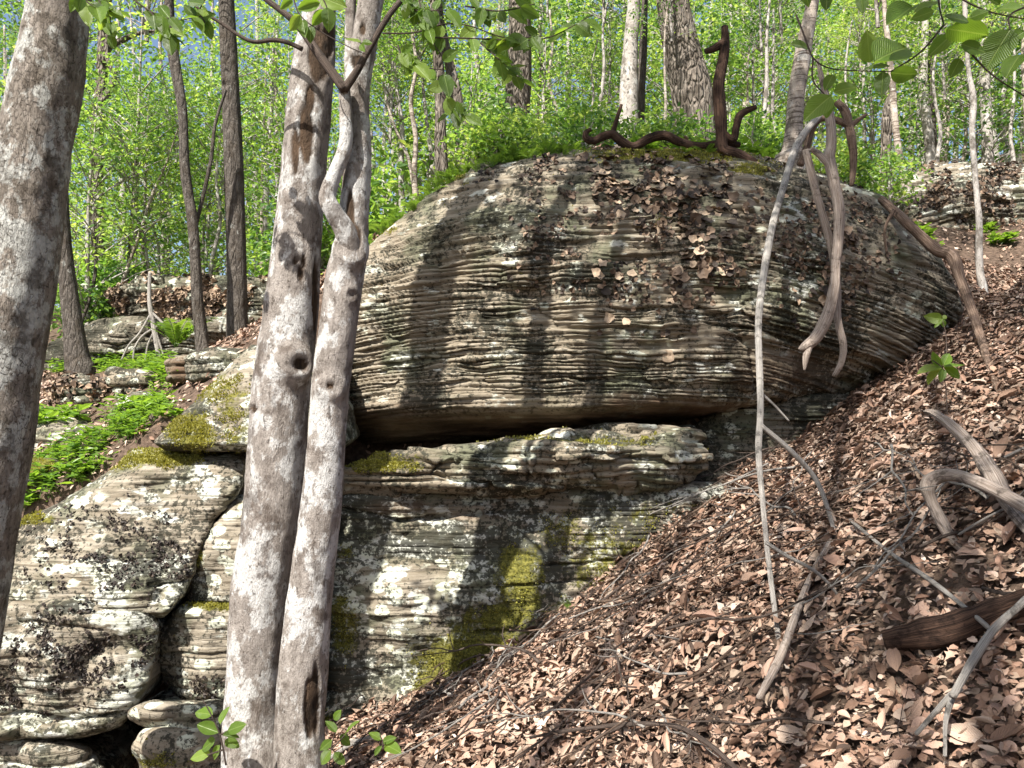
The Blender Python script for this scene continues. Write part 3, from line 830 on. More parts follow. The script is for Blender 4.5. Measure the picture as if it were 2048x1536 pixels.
# crown variants, shared between trees
CROWNS = []
def make_crown(seed, rx, rz, n_spray, per, leaf, spread=0.34):
    r = np.random.default_rng(seed)
    c = rand_unit(n_spray, r) * (r.random((n_spray, 1)) ** 0.42)
    c = c * np.array([rx, rx, rz])
    keep = fbm(c[:, 0] * 0.9 + seed, c[:, 1] * 0.9, c[:, 2] * 1.1, 2) > 0.40
    c = c[keep]
    n = len(c)
    sn = unit(np.stack([r.normal(0, .30, n), r.normal(0, .30, n), np.ones(n)], -1))
    bt = Batch()
    tpl = tpl_simple()
    k_ = per
    ang = r.random((n, k_)) * 2 * np.pi
    rad = spread * np.sqrt(r.random((n, k_)))
    t1 = unit(np.cross(sn, np.array([1, .3, .2])))
    t2 = np.cross(sn, t1)
    pos = c[:, None] + t1[:, None] * (rad * np.cos(ang))[..., None] + t2[:, None] * (rad * np.sin(ang))[..., None]
    pos = (pos + r.normal(0, .06, pos.shape)).reshape(-1, 3)
    out = (t1[:, None] * np.cos(ang)[..., None] + t2[:, None] * np.sin(ang)[..., None]).reshape(-1, 3)
    d = unit(out + r.normal(0, .5, out.shape) + np.array([0, 0, -.25]))
    nr = unit(np.repeat(sn, k_, 0) + r.normal(0, .45, out.shape))
    size = leaf * (0.65 + 0.7 * r.random(len(pos)))
    a = np.clip(np.repeat(r.normal(.5, .16, n), k_) + r.normal(0, .14, len(pos)), 0, 1)
    stamp(bt, tpl, pos, d, nr, size, a)
    me = bt.mesh('crown', M['leaf_far'], smooth=False)
    # the fine limbs that carry the sprays
    bb = Batch()
    for i in range(0, n, 2):
        q = c[i]
        s = np.array([0, 0, max(-rz * 1.0, q[2] - 0.2 - 0.42 * np.hypot(q[0], q[1]))])
        m = 0.5 * (s + q) + r.normal(0, .08, 3) + np.array([0, 0, .05])
        pth = catmull(np.array([s, m, q]), 5)
        bb.add(*tube_arrays(pth, np.linspace(0.014, 0.003, 5) * (0.6 + 0.4 * rx / 2), 4, cap=False))
    ax = catmull(np.array([[0, 0, -rz * 1.05], [.05, .03, 0], [0, 0, rz * .9]]), 8)
    bb.add(*tube_arrays(ax, np.linspace(.04, .006, 8), 6, cap=False))
    bm_ = bb.mesh('limbs', M['bark_grey'])
    CROWNS.append((me, bm_, rx, rz))
for sd in range(5):
    make_crown(100 + sd, 1.5, 1.6, 92, 28, 0.070)
for sd in range(3):
    make_crown(200 + sd, 2.6, 2.4, 130, 26, 0.11, 0.55)

# ------------------------------------------------------------------ trunks
def bark_disp(amp, seed, flute=0.0, furrow=0.0, knots=()):
    def f(p, ang, along):
        x, y, z = p[..., 0], p[..., 1], p[..., 2]
        d = amp * 2 * (fbm(x * 5, y * 5, z * 2.2 + seed, 4) - 0.5) + amp * 1.0 * (fbm(x * 26, y * 26, z * 16 + seed, 4) - 0.5)
        if furrow:
            q = vn(np.cos(ang) * 7 + seed, np.sin(ang) * 7, z * 1.6)
            d = d + furrow * (np.abs(q - 0.5) * 2 - 0.5)
        for (c, r, hgt, hole) in knots:
            dd = np.linalg.norm(p - c, axis=-1) / r
            d = d + hgt * np.exp(-((dd - 0.9) / 0.45) ** 2) - hole * np.exp(-(dd / 0.5) ** 2)
        return d
    return f

def limb_mesh(spec, Y, mat, n=None, nseg=16, disp=None, origin=(0, 0, 0), scars=(), world=False):
    n = n or max(8, len(spec) * 6)
    if world:
        s = np.array(spec, float)
        cc = catmull(s, n)
        path, rad = cc[:, :3], np.maximum(cc[:, 3], 0.0008)
    else:
        path, rad = px_path(spec, Y, n)
    V, Q, T, uv = tube_arrays(path, rad, nseg, disp)
    sc_ = np.zeros(len(V))
    if scars:
        px, py, _ = to_px(V)
        for (cx, cy, rx, ry) in scars:
            q = ((px - cx) / rx) ** 2 + ((py - cy) / ry) ** 2
            sc_ = np.maximum(sc_, sstep(1.25, 0.75, q + 0.9 * (fbm(px / 14, py / 22, 3.3, 3) - 0.5)))
        # only the side that faces the camera
        cen = np.repeat(path, nseg, 0)
        cen = np.vstack([cen, path[:1], path[-1:]]) if len(V) > len(cen) else cen
        sc_ *= ((V - cen) * V).sum(-1) < 0
        V = V - unit(V - cen) * (0.009 * sc_ * (0.6 + 0.8 * fbm(V[:, 0] * 40, V[:, 1] * 40, V[:, 2] * 25, 3)))[:, None]
    return mesh_np('limb', V - np.asarray(origin), Q, T, {'scar': sc_, 'lc': np.full(len(V), .5)}, uv, True, [mat]), path

def add_crown(root, base, center, k_, scale, rz, zs=1.0):
    me, bm_, rx, rr = CROWNS[k_]
    c = np.asarray(center) - base
    a = link('crown', me, root, c, (0, 0, rz), (scale, scale, scale * zs))
    b = link('limbs', bm_, root, c, (0, 0, rz), (scale, scale, scale * zs))
    return a

def tree(name, label, cat, spec, Y, mat, nseg=18, n=None, disp=None, group=None, scars=(), crowns=(), limbs=()):
    path, rad = px_path(spec, Y, 12)
    base = path[0] if path[0][2] < path[-1][2] else path[-1]
    base = np.array([base[0], base[1], base[2]])
    root = thing(name, label, cat, base, group)
    gz = float(ground_z(base[0], base[1])) - 0.08
    if base[2] > gz and Y > 5:            # carry the trunk down to the soil
        k_ = spec[0] if spec[0][1] > spec[-1][1] else spec[-1]
        q = to_px(np.array([base[0], base[1], gz]))
        spec = [(q[0], q[1], k_[2] * 1.1)] + list(spec)
    me, pth = limb_mesh(spec, Y, mat, n, nseg, disp, base, scars)
    me.name = 'trunk'
    link('trunk', me, root)
    for (ls, ly, lw) in limbs:
        lm, _ = limb_mesh(ls, ly, mat, None, 8, None, base)
        link('limb', lm, root)
    for (c, k_, s, rz) in crowns:
        add_crown(root, base, c, k_, s, rz)
    return root, base

# rough brown trunk at the frame's edge
t1, b1 = tree('maple_tree', 'rough brown leaning trunk with pale lichen standing before the tilted sunlit slab', 'tree',
     [(-230, 1950, 112), (-150, 1500, 96), (-88, 1190, 88), (-52, 1013, 81), (-22, 876, 78), (-2, 739, 75), (40, 512, 71), (62, 342, 69), (72, 273, 67), (93, 170, 66), (119, 0, 58),
      (160, -400, 64), (195, -800, 66), (245, -1500, 60), (310, -2300, 40)], 2.9, M['bark_brown'], 110, 620, bark_disp(0.008, 4.0, knots=[(P(106, 255, 2.80), 0.025, 0.006, 0.012), (P(158, 300, 2.9), 0.04, 0.014, 0.0), (P(30, 600, 2.72), 0.08, 0.01, 0.0)]),
     crowns=[(np.array([-1.5, 3.2, 6.6]), 1, 1.25, 0.4)])

# twin pale trunks
knot = P(601, 727, 3.02)
rootA = np.array(P(545, 1640, 3.1))
twin = thing('beech_tree', 'pale twin-trunked beech with a round knot hole in front of the boulder', 'tree', rootA)
A_ = [(530, 1720, 78), (524, 1600, 74), (512, 1500, 64), (506, 1420, 55), (509, 1353, 53), (521, 1182, 57), (545, 1025, 57), (564, 773, 58), (580, 640, 55), (592, 512, 50), (607, 342, 46), (617, 220, 44), (628, 110, 41), (640, 0, 32), (655, -250, 28), (690, -900, 24), (720, -1600, 18)]
me, pA = limb_mesh(A_, 3.15, M['bark_pale'], 620, 110, bark_disp(0.007, 9.0, knots=[(knot, 0.072, 0.046, 0.045), (P(505, 815, 3.08), 0.02, 0.006, 0.006), (P(600, 540, 3.05), 0.06, 0.004, -0.008)]), rootA,
     scars=[(612, 265, 16, 60), (638, 110, 24, 55), (620, 200, 10, 30), (632, 590, 7, 75), (602, 729, 15, 15), (602, 545, 7, 16), (590, 522, 6, 8), (608, 520, 5, 12), (506, 817, 8, 7), (660, 75, 12, 40), (590, 300, 8, 50)])
link('trunk', me, twin)
B_ = [(596, 1720, 62), (598, 1600, 56), (600, 1520, 50), (600, 1440, 46), (606, 1353, 47), (621, 1182, 44), (641, 1025, 41), (652, 900, 38), (662, 773, 38), (678, 640, 37), (690, 550, 38), (702, 490, 34), (710, 400, 29), (716, 300, 29), (714, 230, 27), (716, 170, 27), (730, 80, 27), (741, 0, 27), (775, -250, 24), (850, -900, 19), (920, -1600, 13)]
me, pB = limb_mesh(B_, 3.02, M['bark_pale'], 620, 100, bark_disp(0.007, 21.0, knots=[(P(662, 775, 2.97), 0.045, 0.014, -0.012), (P(703, 495, 2.95), 0.06, 0.02, -0.02), (P(700, 590, 2.97), 0.03, 0.008, 0.004)]), rootA,
     scars=[(620, 1420, 12, 60), (632, 1400, 9, 75), (660, 772, 8, 8), (708, 475, 16, 28), (700, 440, 10, 60), (712, 120, 14, 16), (725, 60, 7, 12)])
link('trunk', me, twin)
for spec, yy, ns in [
        ([(706, 560, 22, 3.04), (706, 515, 26, 3.0), (690, 462, 22, 2.95), (668, 425, 19, 2.93), (655, 395, 18), (668, 352, 15), (690, 295, 14), (692, 240, 13), (690, 200, 12), (688, 168, 11)], 2.93, 20),
        ([(700, 200, 11), (700, 90, 11), (702, 0, 11), (712, -200, 9)], 3.06, 14)]:
    me, _ = limb_mesh(spec, yy, M['bark_pale'], 60, ns, bark_disp(0.003, 2.0), rootA)
    link('limb', me, twin)
for spec, yy in [([(690, 180, 10), (640, 112, 9), (590, 45, 7), (525, -8, 6), (480, -60, 5)], 2.9), ([(688, 180, 9), (712, 145, 8), (737, 100, 7), (775, 35, 6), (808, -8, 6), (840, -60, 5)], 2.9),
                 ([(604, 98, 5), (575, 85, 4.5), (545, 80, 4.5), (500, 82, 4), (440, 45, 3.5), (395, 15, 3), (370, -15, 2.5)], 2.88)]:
    me, _ = limb_mesh(spec, yy, M['twig'], 36, 10, bark_disp(0.0012, 5.0), rootA)
    link('limb', me, twin)
add_crown(twin, rootA, np.array([-0.1, 3.6, 6.6]), 2, 1.2, 1.0)

# trunks behind the boulder and up the gully: (name, label, material, spec, Y, crown pixel/scale list)
def far_crown(px, py, Y, k_=0, s=1.0):
    return (P(px, py, Y), k_, s * 0.75, RNG.random() * 6.28)
SOLO = [
 ('dark_tree', 'straight dark scaly trunk rooted above the mossy tan slab', 'bark_dark', [(477, 690, 25), (474, 640, 21), (473, 525, 19), (468, 342, 19), (462, 200, 18), (453, 0, 16), (446, -300, 15), (440, -700, 12)], 7.0, [(445, -420, 7.3, 3, 1.1)]),
 ('dark_tree', 'thin crooked dark trunk standing before the leaf-capped outcrop', 'bark_dark', [(410, 710, 17), (405, 690, 14), (395, 600, 11), (391, 525, 10), (385, 440, 10), (370, 340, 10), (365, 220, 10), (350, 130, 11), (340, 60, 10), (338, -40, 9), (345, -300, 8)], 6.6, [(345, -300, 6.7, 4, 0.9)]),
 ('oak_tree', 'grey trunk curving up out of the sunlit herb patch', 'bark_dark', [(160, 740, 28), (155, 720, 24), (145, 640, 18), (135, 560, 16), (130, 500, 14), (124, 400, 13), (118, 280, 12), (112, 100, 11), (105, -200, 9)], 7.2, [(100, -250, 7.4, 0, 1.0)]),
 ('oak_tree', 'knotty grey forked tree far behind the rough brown trunk', 'bark_furrow', [(200, 640, 20), (198, 590, 16), (197, 520, 14), (193, 400, 14), (193, 300, 13), (200, 200, 12), (207, 100, 12), (215, -40, 10), (225, -250, 8)], 11, [(150, -60, 11.4, 1, 1.2), (300, -120, 10.6, 2, 1.2)]),
 ('oak_tree', 'straight grey trunk beside a leaning neighbour behind the dome shoulder', 'bark_furrow', [(884, 350, 14), (882, 300, 13), (880, 200, 11), (876, 120, 12), (872, 60, 12), (868, 0, 10), (862, -200, 9)], 8.0, [(860, -230, 8.2, 3, 1.0)]),
 ('oak_tree', 'leaning grey trunk rising from the ferny dome shoulder', 'bark_furrow', [(936, 330, 21), (930, 290, 18), (920, 240, 15), (910, 180, 12), (897, 120, 10), (880, 40, 9), (860, -120, 8)], 8.2, []),
 ('oak_tree', 'stout dark trunk hidden behind leaves above the dome', 'bark_furrow', [(1030, 350, 32), (1033, 250, 27), (1038, 150, 26), (1040, 60, 24), (1040, -40, 22), (1045, -400, 18)], 9.5, [(1060, -300, 9.8, 0, 1.2)]),
 ('oak_tree', 'massive furrowed pale oak trunk behind the twisted dead branch', 'bark_furrow', [(1398, 350, 54), (1391, 280, 43), (1384, 190, 42), (1368, 120, 39), (1357, 70, 36), (1345, 0, 33), (1325, -200, 30), (1290, -600, 24)], 7.9, [(1270, -420, 8.3, 4, 1.3)]),
 ('grey_tree', 'smooth grey trunk standing between the oak and the dome top', 'bark_grey', [(1254, 330, 26), (1256, 260, 21), (1258, 160, 18), (1262, 80, 15), (1268, 0, 13), (1276, -200, 10)], 8.4, [(1230, -240, 8.6, 1, 1.1)]),
 ('grey_tree', 'dark thin trunk close behind the smooth grey trunk', 'bark_dark', [(1280, 320, 9), (1282, 200, 8), (1286, 100, 8), (1290, 0, 7), (1296, -150, 6)], 8.8, []),
 ('birch_tree', 'slim birch with ringed peeling bark growing on top of the boulder', 'bark_birch', [(1578, 350, 34), (1582, 315, 23), (1587, 270, 18), (1591, 205, 16.5), (1597, 160, 17), (1604, 120, 17), (1614, 60, 15), (1625, 0, 13), (1645, -150, 12), (1690, -500, 9)], 5.7, [(1660, -480, 5.9, 2, 0.8)]),
 ('grey_sapling', 'crooked pale sapling rooted on the leaf slope beside the upper outcrop', 'bark_grey', [(1966, 575, 9), (1960, 545, 8), (1958, 500, 7), (1958, 440, 6), (1950, 350, 5.5), (1944, 260, 5.5), (1947, 200, 5.5), (1938, 150, 4.5), (1934, 100, 4), (1930, 30, 4), (1926, -60, 3.5), (1915, -200, 2.5)], 6.2, [(1900, -200, 6.3, 4, 0.5)]),
 ('grey_tree', 'straight grey trunk with a dark foot above the upper outcrop', 'bark_grey', [(1976, 350, 12), (1975, 300, 11), (1972, 220, 10.5), (1968, 130, 9.5), (1965, 40, 9), (1962, -80, 8)], 10.5, [(1975, -120, 10.8, 0, 1.2)]),
 ('grey_tree', 'grey double-stemmed trunk seen above the upper outcrop', 'bark_grey', [(1862, 345, 10), (1858, 280, 9.5), (1848, 200, 10), (1846, 150, 9), (1850, 60, 7), (1852, -60, 6)], 10.2, [(1850, -80, 10.6, 3, 1.1)]),
 ('grey_tree', 'slender dark trunk touching the grey double-stemmed trunk', 'bark_dark', [(1872, 345, 6), (1868, 270, 5.5), (1862, 180, 5), (1858, 60, 4.5), (1856, -50, 4)], 10.4, []),
 ('birch_tree', 'white leaning birch stem behind the leaning driftwood branches', 'bark_birch', [(1812, 385, 8), (1804, 340, 7), (1794, 280, 7), (1788, 220, 7), (1785, 170, 6.5), (1778, 100, 6), (1770, 30, 5), (1765, -60, 4)], 8.4, [(1750, -110, 8.7, 1, 0.8)]),
 ('birch_tree', 'dead grey snag standing just behind the white leaning birch stem', 'bark_furrow', [(1772, 330, 11), (1774, 260, 11), (1778, 215, 10), (1784, 190, 6)], 8.7, []),
]
for j, (nm, lab, mt, spec, Y, cr) in enumerate(SOLO):
    sz = max(s[2] for s in spec)
    fur = 0.018 if mt == 'bark_furrow' else (0.006 if mt == 'bark_dark' else 0)
    tree(nm, lab, 'tree', spec, Y, M[mt], 40 if sz > 20 else 20, 160 if sz > 20 else 80, bark_disp(0.006 if sz > 8 else 0.003, j * 3.3, furrow=fur),
         crowns=[far_crown(*c) for c in cr],
         limbs=([([(206, 125, 7), (218, 95, 7), (245, 80, 6), (285, 65, 4), (335, 62, 3)], 10.9, 0), ([(195, 250, 6), (180, 235, 5), (150, 218, 3)], 10.9, 0), ([(203, 205, 8), (222, 175, 7), (228, 150, 5), (215, 120, 4), (213, 70, 3)], 10.8, 0)] if 'knotty' in lab else
                ([([(385, 480, 4), (420, 330, 4), (430, 250, 3.5), (452, 180, 3)], 6.7, 0)] if 'crooked dark' in lab else ())))

LM = [(60, 'beyond the rough brown trunk'), (200, 'near the knotty grey forked tree'), (390, 'beyond the thin crooked dark trunk'), (470, 'beyond the straight dark scaly trunk'), (650, 'behind the twin beech'), (800, 'beyond the ferny dome shoulder'),
      (900, 'beyond the leaning grey trunk'), (1035, 'beyond the stout dark trunk'), (1255, 'beyond the smooth grey trunk'), (1385, 'behind the massive furrowed oak'), (1590, 'beyond the birch on the boulder'), (1790, 'around the white leaning birch stem'),
      (1860, 'around the grey double-stemmed trunk'), (1970, 'around the dark-footed straight grey trunk'), (2090, 'past the upper outcrop')]
def landmark(px):
    return min(LM, key=lambda t: abs(t[0] - px))[1]

# slender stems of the understorey: (px base, py base, px top, py top, half width, Y)
STEM = [(832, 380, 824, 60, 5.5, 8.1), (808, 410, 793, 120, 6, 8.4), (870, 340, 836, 90, 4.5, 8.6), (848, 390, 762, 150, 3.5, 8.2), (1180, 330, 1215, -20, 4, 9), (1160, 330, 1195, 80, 3, 10), (1320, 330, 1330, 0, 3.2, 7.4),
        (1513, 330, 1538, 0, 4.5, 8.5), (1558, 330, 1548, 20, 4, 9), (1480, 330, 1505, 60, 3, 10), (1690, 370, 1700, 40, 3, 10), (1880, 340, 1872, 90, 4, 9.4), (1900, 340, 1895, 60, 3.5, 11), (2005, 350, 2012, 20, 6, 12), (2030, 360, 2022, 60, 4, 10), (1925, 345, 1930, 80, 4, 12), (1752, 350, 1740, 50, 4, 13),
        (300, 560, 285, 380, 3, 9.6), (225, 570, 355, 250, 3.4, 9.2), (415, 560, 452, 210, 4, 9.5), (330, 600, 290, 300, 3, 10), (520, 560, 530, 120, 3.5, 12), (560, 560, 545, 60, 4, 14), (90, 620, 60, 100, 5, 13), (30, 620, 10, 50, 4, 15), (645, 560, 660, 300, 4, 11), (760, 500, 770, 100, 4.5, 12), (1110, 340, 1100, 20, 4, 13), (1450, 340, 1462, 10, 5, 13), (1660, 380, 1650, 20, 4.5, 12), (2060, 380, 2050, 0, 6, 10), (1005, 345, 985, 60, 4, 12),
        (1640, 380, 1632, -20, 6, 15), (1672, 380, 1690, -20, 5, 14), (1715, 380, 1722, -20, 8, 17), (1735, 380, 1728, 20, 4, 11), (1765, 380, 1775, -20, 6, 16), (1825, 370, 1815, -20, 6, 14), (1842, 370, 1836, 10, 4, 12), (1890, 360, 1885, -20, 7, 18), (1912, 360, 1918, -20, 5, 15), (1990, 360, 1985, -20, 6, 16), (2018, 360, 2030, -20, 8, 18), (2040, 360, 2044, -20, 5, 14),
        (1140, 350, 1135, -20, 7, 16), (1090, 350, 1080, -20, 5, 15), (1210, 350, 1222, -20, 6, 14), (1420, 350, 1428, -20, 6, 15), (1490, 350, 1484, -20, 7, 17), (1535, 350, 1560, -20, 5, 13), (960, 360, 950, -20, 6, 15), (985, 360, 1000, -20, 5, 17), (745, 520, 738, -20, 6, 15), (780, 480, 790, -20, 5, 14), (700, 540, 690, 100, 6, 16),
        (240, 620, 235, -20, 7, 17), (270, 620, 262, -20, 5, 15), (345, 620, 322, -20, 6, 18), (430, 600, 420, -20, 6, 16), (510, 600, 512, -20, 7, 17), (545, 600, 560, -20, 5, 15), (45, 640, 50, -20, 7, 18), (85, 640, 78, -20, 5, 16)]
for j, (x0, y0, x1, y1, hw, Y) in enumerate(STEM):
    r = np.random.default_rng(j + 50)
    n = 6
    tt = np.linspace(0, 1, n)
    spec = [(x0 + (x1 - x0) * t + r.normal(0, 4), y0 + 40 + (y1 - y0 - 40) * t, hw * (1.25 - 0.75 * t)) for t in tt]
    side = landmark(x0)
    tree('sapling', 'slender pale forest stem ' + side, 'tree', spec, Y, M['bark_grey'] if j % 3 else M['bark_birch'], 8, 40, bark_disp(0.003, j), group='slender saplings ' + side,
         crowns=[far_crown(x1 + r.normal(0, 15), y1 + r.uniform(-90, 20), Y + 0.2, int(r.integers(0, 5)), r.uniform(.5, .75))] if Y < 13.5 else [])

# leafy forest behind: every tree is its own stem and crown
def forest(n, ylo, yhi, pylo, pyhi, ks, slo, shi, seed, stem, xlo=-120, xhi=2170, name='forest_tree'):
    r = np.random.default_rng(seed)
    xs = xlo + (np.arange(n) + r.random(n)) / n * (xhi - xlo)
    r.shuffle(xs)
    for j in range(n):
        Y = r.uniform(ylo, yhi)
        px = xs[j]
        lift = 90 if px < 700 else 0
        py = r.uniform(pylo, pyhi + lift)
        if 60 < px < 420 and py < 260 and r.random() < .6:      # the wood opens to the sky here
            py = r.uniform(300, 440)
        c = P(px, py, Y)
        k_ = int(r.choice(ks))
        s = r.uniform(slo, shi)
        rz = CROWNS[k_][3] * s
        gz = float(ground_z(c[0], c[1]))
        c[2] = max(c[2], gz + rz * 0.75)
        base = np.array([c[0] + r.normal(0, .15), c[1] + r.normal(0, .1), gz - 0.1])
        tx, ty, _ = to_px(c)
        side = landmark(tx)
        band = {0: 'young tree with loose bright leaf sprays', 1: 'leafy tree among its neighbours', 2: 'tall tree closing the view'}[stem]
        root = thing(name, f'{band} {side}', 'tree', base, f'{band} {side}')
        hgt = c - base
        pth = catmull(np.array([[0, 0, 0], hgt * .5 + np.array([r.normal(0, .12), 0, 0]), hgt]), 10)
        rad = np.linspace(1, .45, 10) * (0.022, 0.05, 0.10)[stem] * r.uniform(.8, 1.4)
        V, Q, T, uv = tube_arrays(pth, rad, 8, bark_disp(0.004, j))
        link('trunk', mesh_np('trunk', V, Q, T, {'scar': np.zeros(len(V))}, uv, True, [M[('bark_grey', 'bark_grey', 'bark_dark')[int(r.integers(0, 3))]]]), root)
        add_crown(root, base, c, k_, s, r.random() * 6.28)
forest(20, 9.0, 12.5, 20, 330, (0, 1, 2, 3, 4), .7, 1.05, 31, 0)
forest(24, 13, 19, -40, 380, (0, 1, 2, 3, 4), 1.0, 1.5, 32, 1)
forest(20, 20, 34, -80, 420, (5, 6, 7), 1.2, 1.8, 33, 2)
forest(7, 11, 17, 440, 520, (0, 1, 2, 3, 4), .7, 1.0, 34, 0, -60, 700)
# unseen trees added overhead so their crowns dapple slope and boulder with shade
for (x, y, cz, k_, s) in [(-0.6, 0.5, 7.2, 0, 1.15), (-1.9, -2.6, 7.4, 3, 0.8), (0.9, -0.6, 7.0, 1, 1.0), (0.3, 1.3, 7.6, 2, 1.0), (-1.1, 1.4, 8.6, 4, 1.0)]:
    bx, by = x - 0.9, y - 2.4
    base = np.array([bx, by, float(ground_z(bx, by)) - .1])
    root = thing('added_shade_tree', 'unseen tree added so its crown shades the leaf slope from above', 'tree', base, 'unseen trees added to shade the slope')
    pth = catmull(np.array([[0, 0, 0], [.1, .2, 4], np.array([x, y, cz]) - base]), 20)
    V, Q, T, uv = tube_arrays(pth, np.linspace(.07, .025, 20), 14, bark_disp(.006, x))
    link('trunk', mesh_np('trunk', V, Q, T, {'scar': np.zeros(len(V))}, uv, True, [M['bark_grey']]), root)
    add_crown(root, base, np.array([x, y, cz]), k_, s, x * 3)
    if x < -.5 and y < 1:
        add_crown(root, base, np.array([x + .9, y - .5, cz + 1.1]), (k_ + 1) % 5, s * .8, x * 5)
# ------------------------------------------------------------------ dead wood
def lay(spec, up=0.0, dy=0.0):
    """give each pixel of a lying branch the distance at which its sight line meets the ground"""
    return [(a, b, hw, float(ground_hit(a, b)[1]) - dy - up) for a, b, hw in spec]

def branch(name, label, spec, Y, mat, subs=(), group=None, amp=0.003, nseg=14, cat='branch'):
    if 'leaning reddish' in label:       # rests on the slope, never inside it
        spec = [(a, b, hw, min(y, float(ground_hit(a, b)[1]) - .08)) for a, b, hw, y in spec]
    if mat in ('wood_grey', 'twig_grey') and cat == 'branch':
        spec = [(q[0], q[1], q[2] * .85, *q[3:]) for q in spec]
    path, rad = px_path(spec, Y, 6)
    base = path[np.argmin(path[:, 2])]
    root = thing(name, label, cat, base, group)
    me, _ = limb_mesh(spec, Y, M[mat], len(spec) * 10, nseg, bark_disp(amp, len(label) * 1.7, furrow=amp * 1.1), base)
    link('stem', me, root)
    for ss in subs:
        sp_, sy = ss if isinstance(ss, tuple) else (ss, Y)
        me, _ = limb_mesh(sp_, sy, M[mat], len(sp_) * 7, 8, bark_disp(amp * .5, len(sp_)), base)
        link('side_branch', me, root)
    return root

branch('dead_branch', 'curled dark dead branch snaking over the boulder top', [(1182, 259, 4), (1172, 266, 6), (1173, 277, 8), (1188, 281, 8), (1205, 273, 9), (1225, 269, 9), (1245, 284, 10), (1268, 293, 9), (1300, 276, 10), (1330, 271, 10), (1360, 284, 9), (1400, 293, 9), (1450, 286, 9), (1480, 290, 6)], 5.55, 'wood_dark', [[(1224, 272, 6), (1233, 240, 4.5), (1243, 209, 3)]], amp=.004)
branch('dead_branch', 'upright dark broken stub with a bent hook standing on the boulder top', [(1510, 330, 12), (1472, 309, 13), (1446, 300, 13), (1443, 270, 12), (1440, 220, 13), (1437, 170, 12), (1447, 112, 11), (1450, 80, 9), (1449, 53, 7)], 5.45, 'wood_dark',
       [[(1449, 84, 9), (1428, 97, 8), (1411, 103, 6)], [(1446, 268, 9), (1466, 279, 8), (1473, 252, 8), (1479, 232, 8), (1494, 221, 7), (1512, 214, 5)]], amp=.005, nseg=18)
branch('dead_branch', 'thick pale driftwood branch hanging down the boulder face to a split end', [(1634, 118, 3), (1644, 160, 7), (1654, 205, 9), (1662, 255, 10), (1662, 295, 11), (1658, 315, 12), (1668, 365, 12), (1678, 430, 13), (1672, 520, 12), (1669, 572, 13), (1656, 628, 14), (1632, 674, 14), (1608, 694, 11), (1598, 698, 4)], 4.35, 'wood_grey', [[(1620, 688, 8), (1612, 715, 7), (1609, 740, 3)], [(1664, 335, 9), (1640, 310, 7), (1622, 298, 5)]], amp=.006, nseg=20)
branch('dead_branch', 'thinner pale hanging branch crossing behind the thick driftwood branch', [(1612, 300, 9), (1622, 345, 10), (1636, 400, 10), (1652, 455, 10), (1666, 510, 10), (1674, 580, 9), (1675, 640, 9), (1686, 690, 9), (1682, 725, 8), (1668, 752, 6)], 4.42, 'wood_grey', amp=.004)
branch('dead_branch', 'arched reddish dead branch with a forked elbow beside the birch foot', [(1672, 203, 7), (1690, 222, 9), (1698, 250, 9), (1703, 280, 9), (1707, 310, 8), (1706, 345, 7), (1703, 372, 5)], 5.2, 'wood_red', [[(1700, 252, 7), (1716, 240, 5), (1733, 229, 3)], [(1697, 252, 7), (1672, 240, 7), (1640, 238, 7), (1622, 262, 8), (1612, 300, 8), (1600, 330, 8)]], amp=.004)
branch('dead_pole', 'long thin grey pole leaning from the birch foot down to the leaf slope', [(1640, 232, 7, 5.2), (1615, 258, 9, 5.1), (1590, 300, 9, 5.0), (1568, 370, 8.5, 4.75), (1545, 450, 8.5, 4.4), (1527, 550, 8.5, 4.1), (1517, 640, 8, 3.8), (1519, 740, 8, 3.5), (1521, 820, 7.5, 3.3), (1517, 900, 7.5, 3.1), (1525, 1000, 7, 2.95), (1537, 1120, 6.5, 2.8), (1556, 1270, 6, 2.65), (1572, 1390, 4, 2.55)], 4, 'twig_grey',
       [([(1521, 850, 5, 3.2), (1585, 905, 5, 3.2), (1635, 965, 5, 3.2), (1668, 1060, 4, 3.1), (1690, 1160, 3, 3.0), (1722, 1225, 2, 2.9)], 3.1), ([(1521, 785, 3), (1550, 812, 2.5), (1578, 842, 1.6)], 3.4), ([(1532, 1085, 4), (1570, 1110, 4), (1640, 1150, 3.5), (1690, 1215, 3), (1712, 1290, 2.5), (1720, 1370, 2)], 2.7)], amp=.002)
branch('dead_branch', 'long leaning reddish branch propped along the end of the boulder', [(1762, 398, 8, 5.25), (1800, 432, 10, 5.1), (1830, 460, 11, 5.0), (1872, 498, 12, 4.95), (1904, 512, 13, 4.9), (1920, 555, 11, 4.8), (1940, 610, 10, 4.65), (1963, 680, 9, 4.4), (1985, 750, 8, 4.1), (2012, 812, 6, 3.9)], 5, 'wood_red', [([(1788, 420, 4), (1772, 450, 3), (1770, 480, 3), (1776, 520, 2)], 5.0)], amp=.006)
branch('dead_branch', 'weathered forked snag reaching up out of the leaf litter', [(1850, 822, 6, 3.0), (1868, 826, 10, 2.95), (1900, 848, 14, 2.85), (1945, 892, 17, 2.75), (1985, 950, 18, 2.6), (2020, 1010, 17, 2.45), (2080, 1080, 16, 2.3)], 2.7, 'wood_grey', [([(2090, 1035, 15, 2.25), (2010, 990, 14, 2.4), (1950, 962, 13, 2.5), (1905, 950, 11, 2.58), (1872, 955, 13, 2.62), (1856, 972, 14, 2.62), (1862, 1000, 10, 2.62), (1884, 1045, 11, 2.6), (1905, 1080, 8, 2.56), (1938, 1112, 7, 2.5)], 2.5)], amp=.011, nseg=20)
branch('rotten_log', 'half-buried rotten dark log in the leaf litter', lay([(1770, 1282, 16), (1830, 1272, 25), (1905, 1258, 28), (1980, 1228, 26), (2080, 1190, 24)], .12), 2.2, 'wood_dark', amp=.012, nseg=24, cat='log')
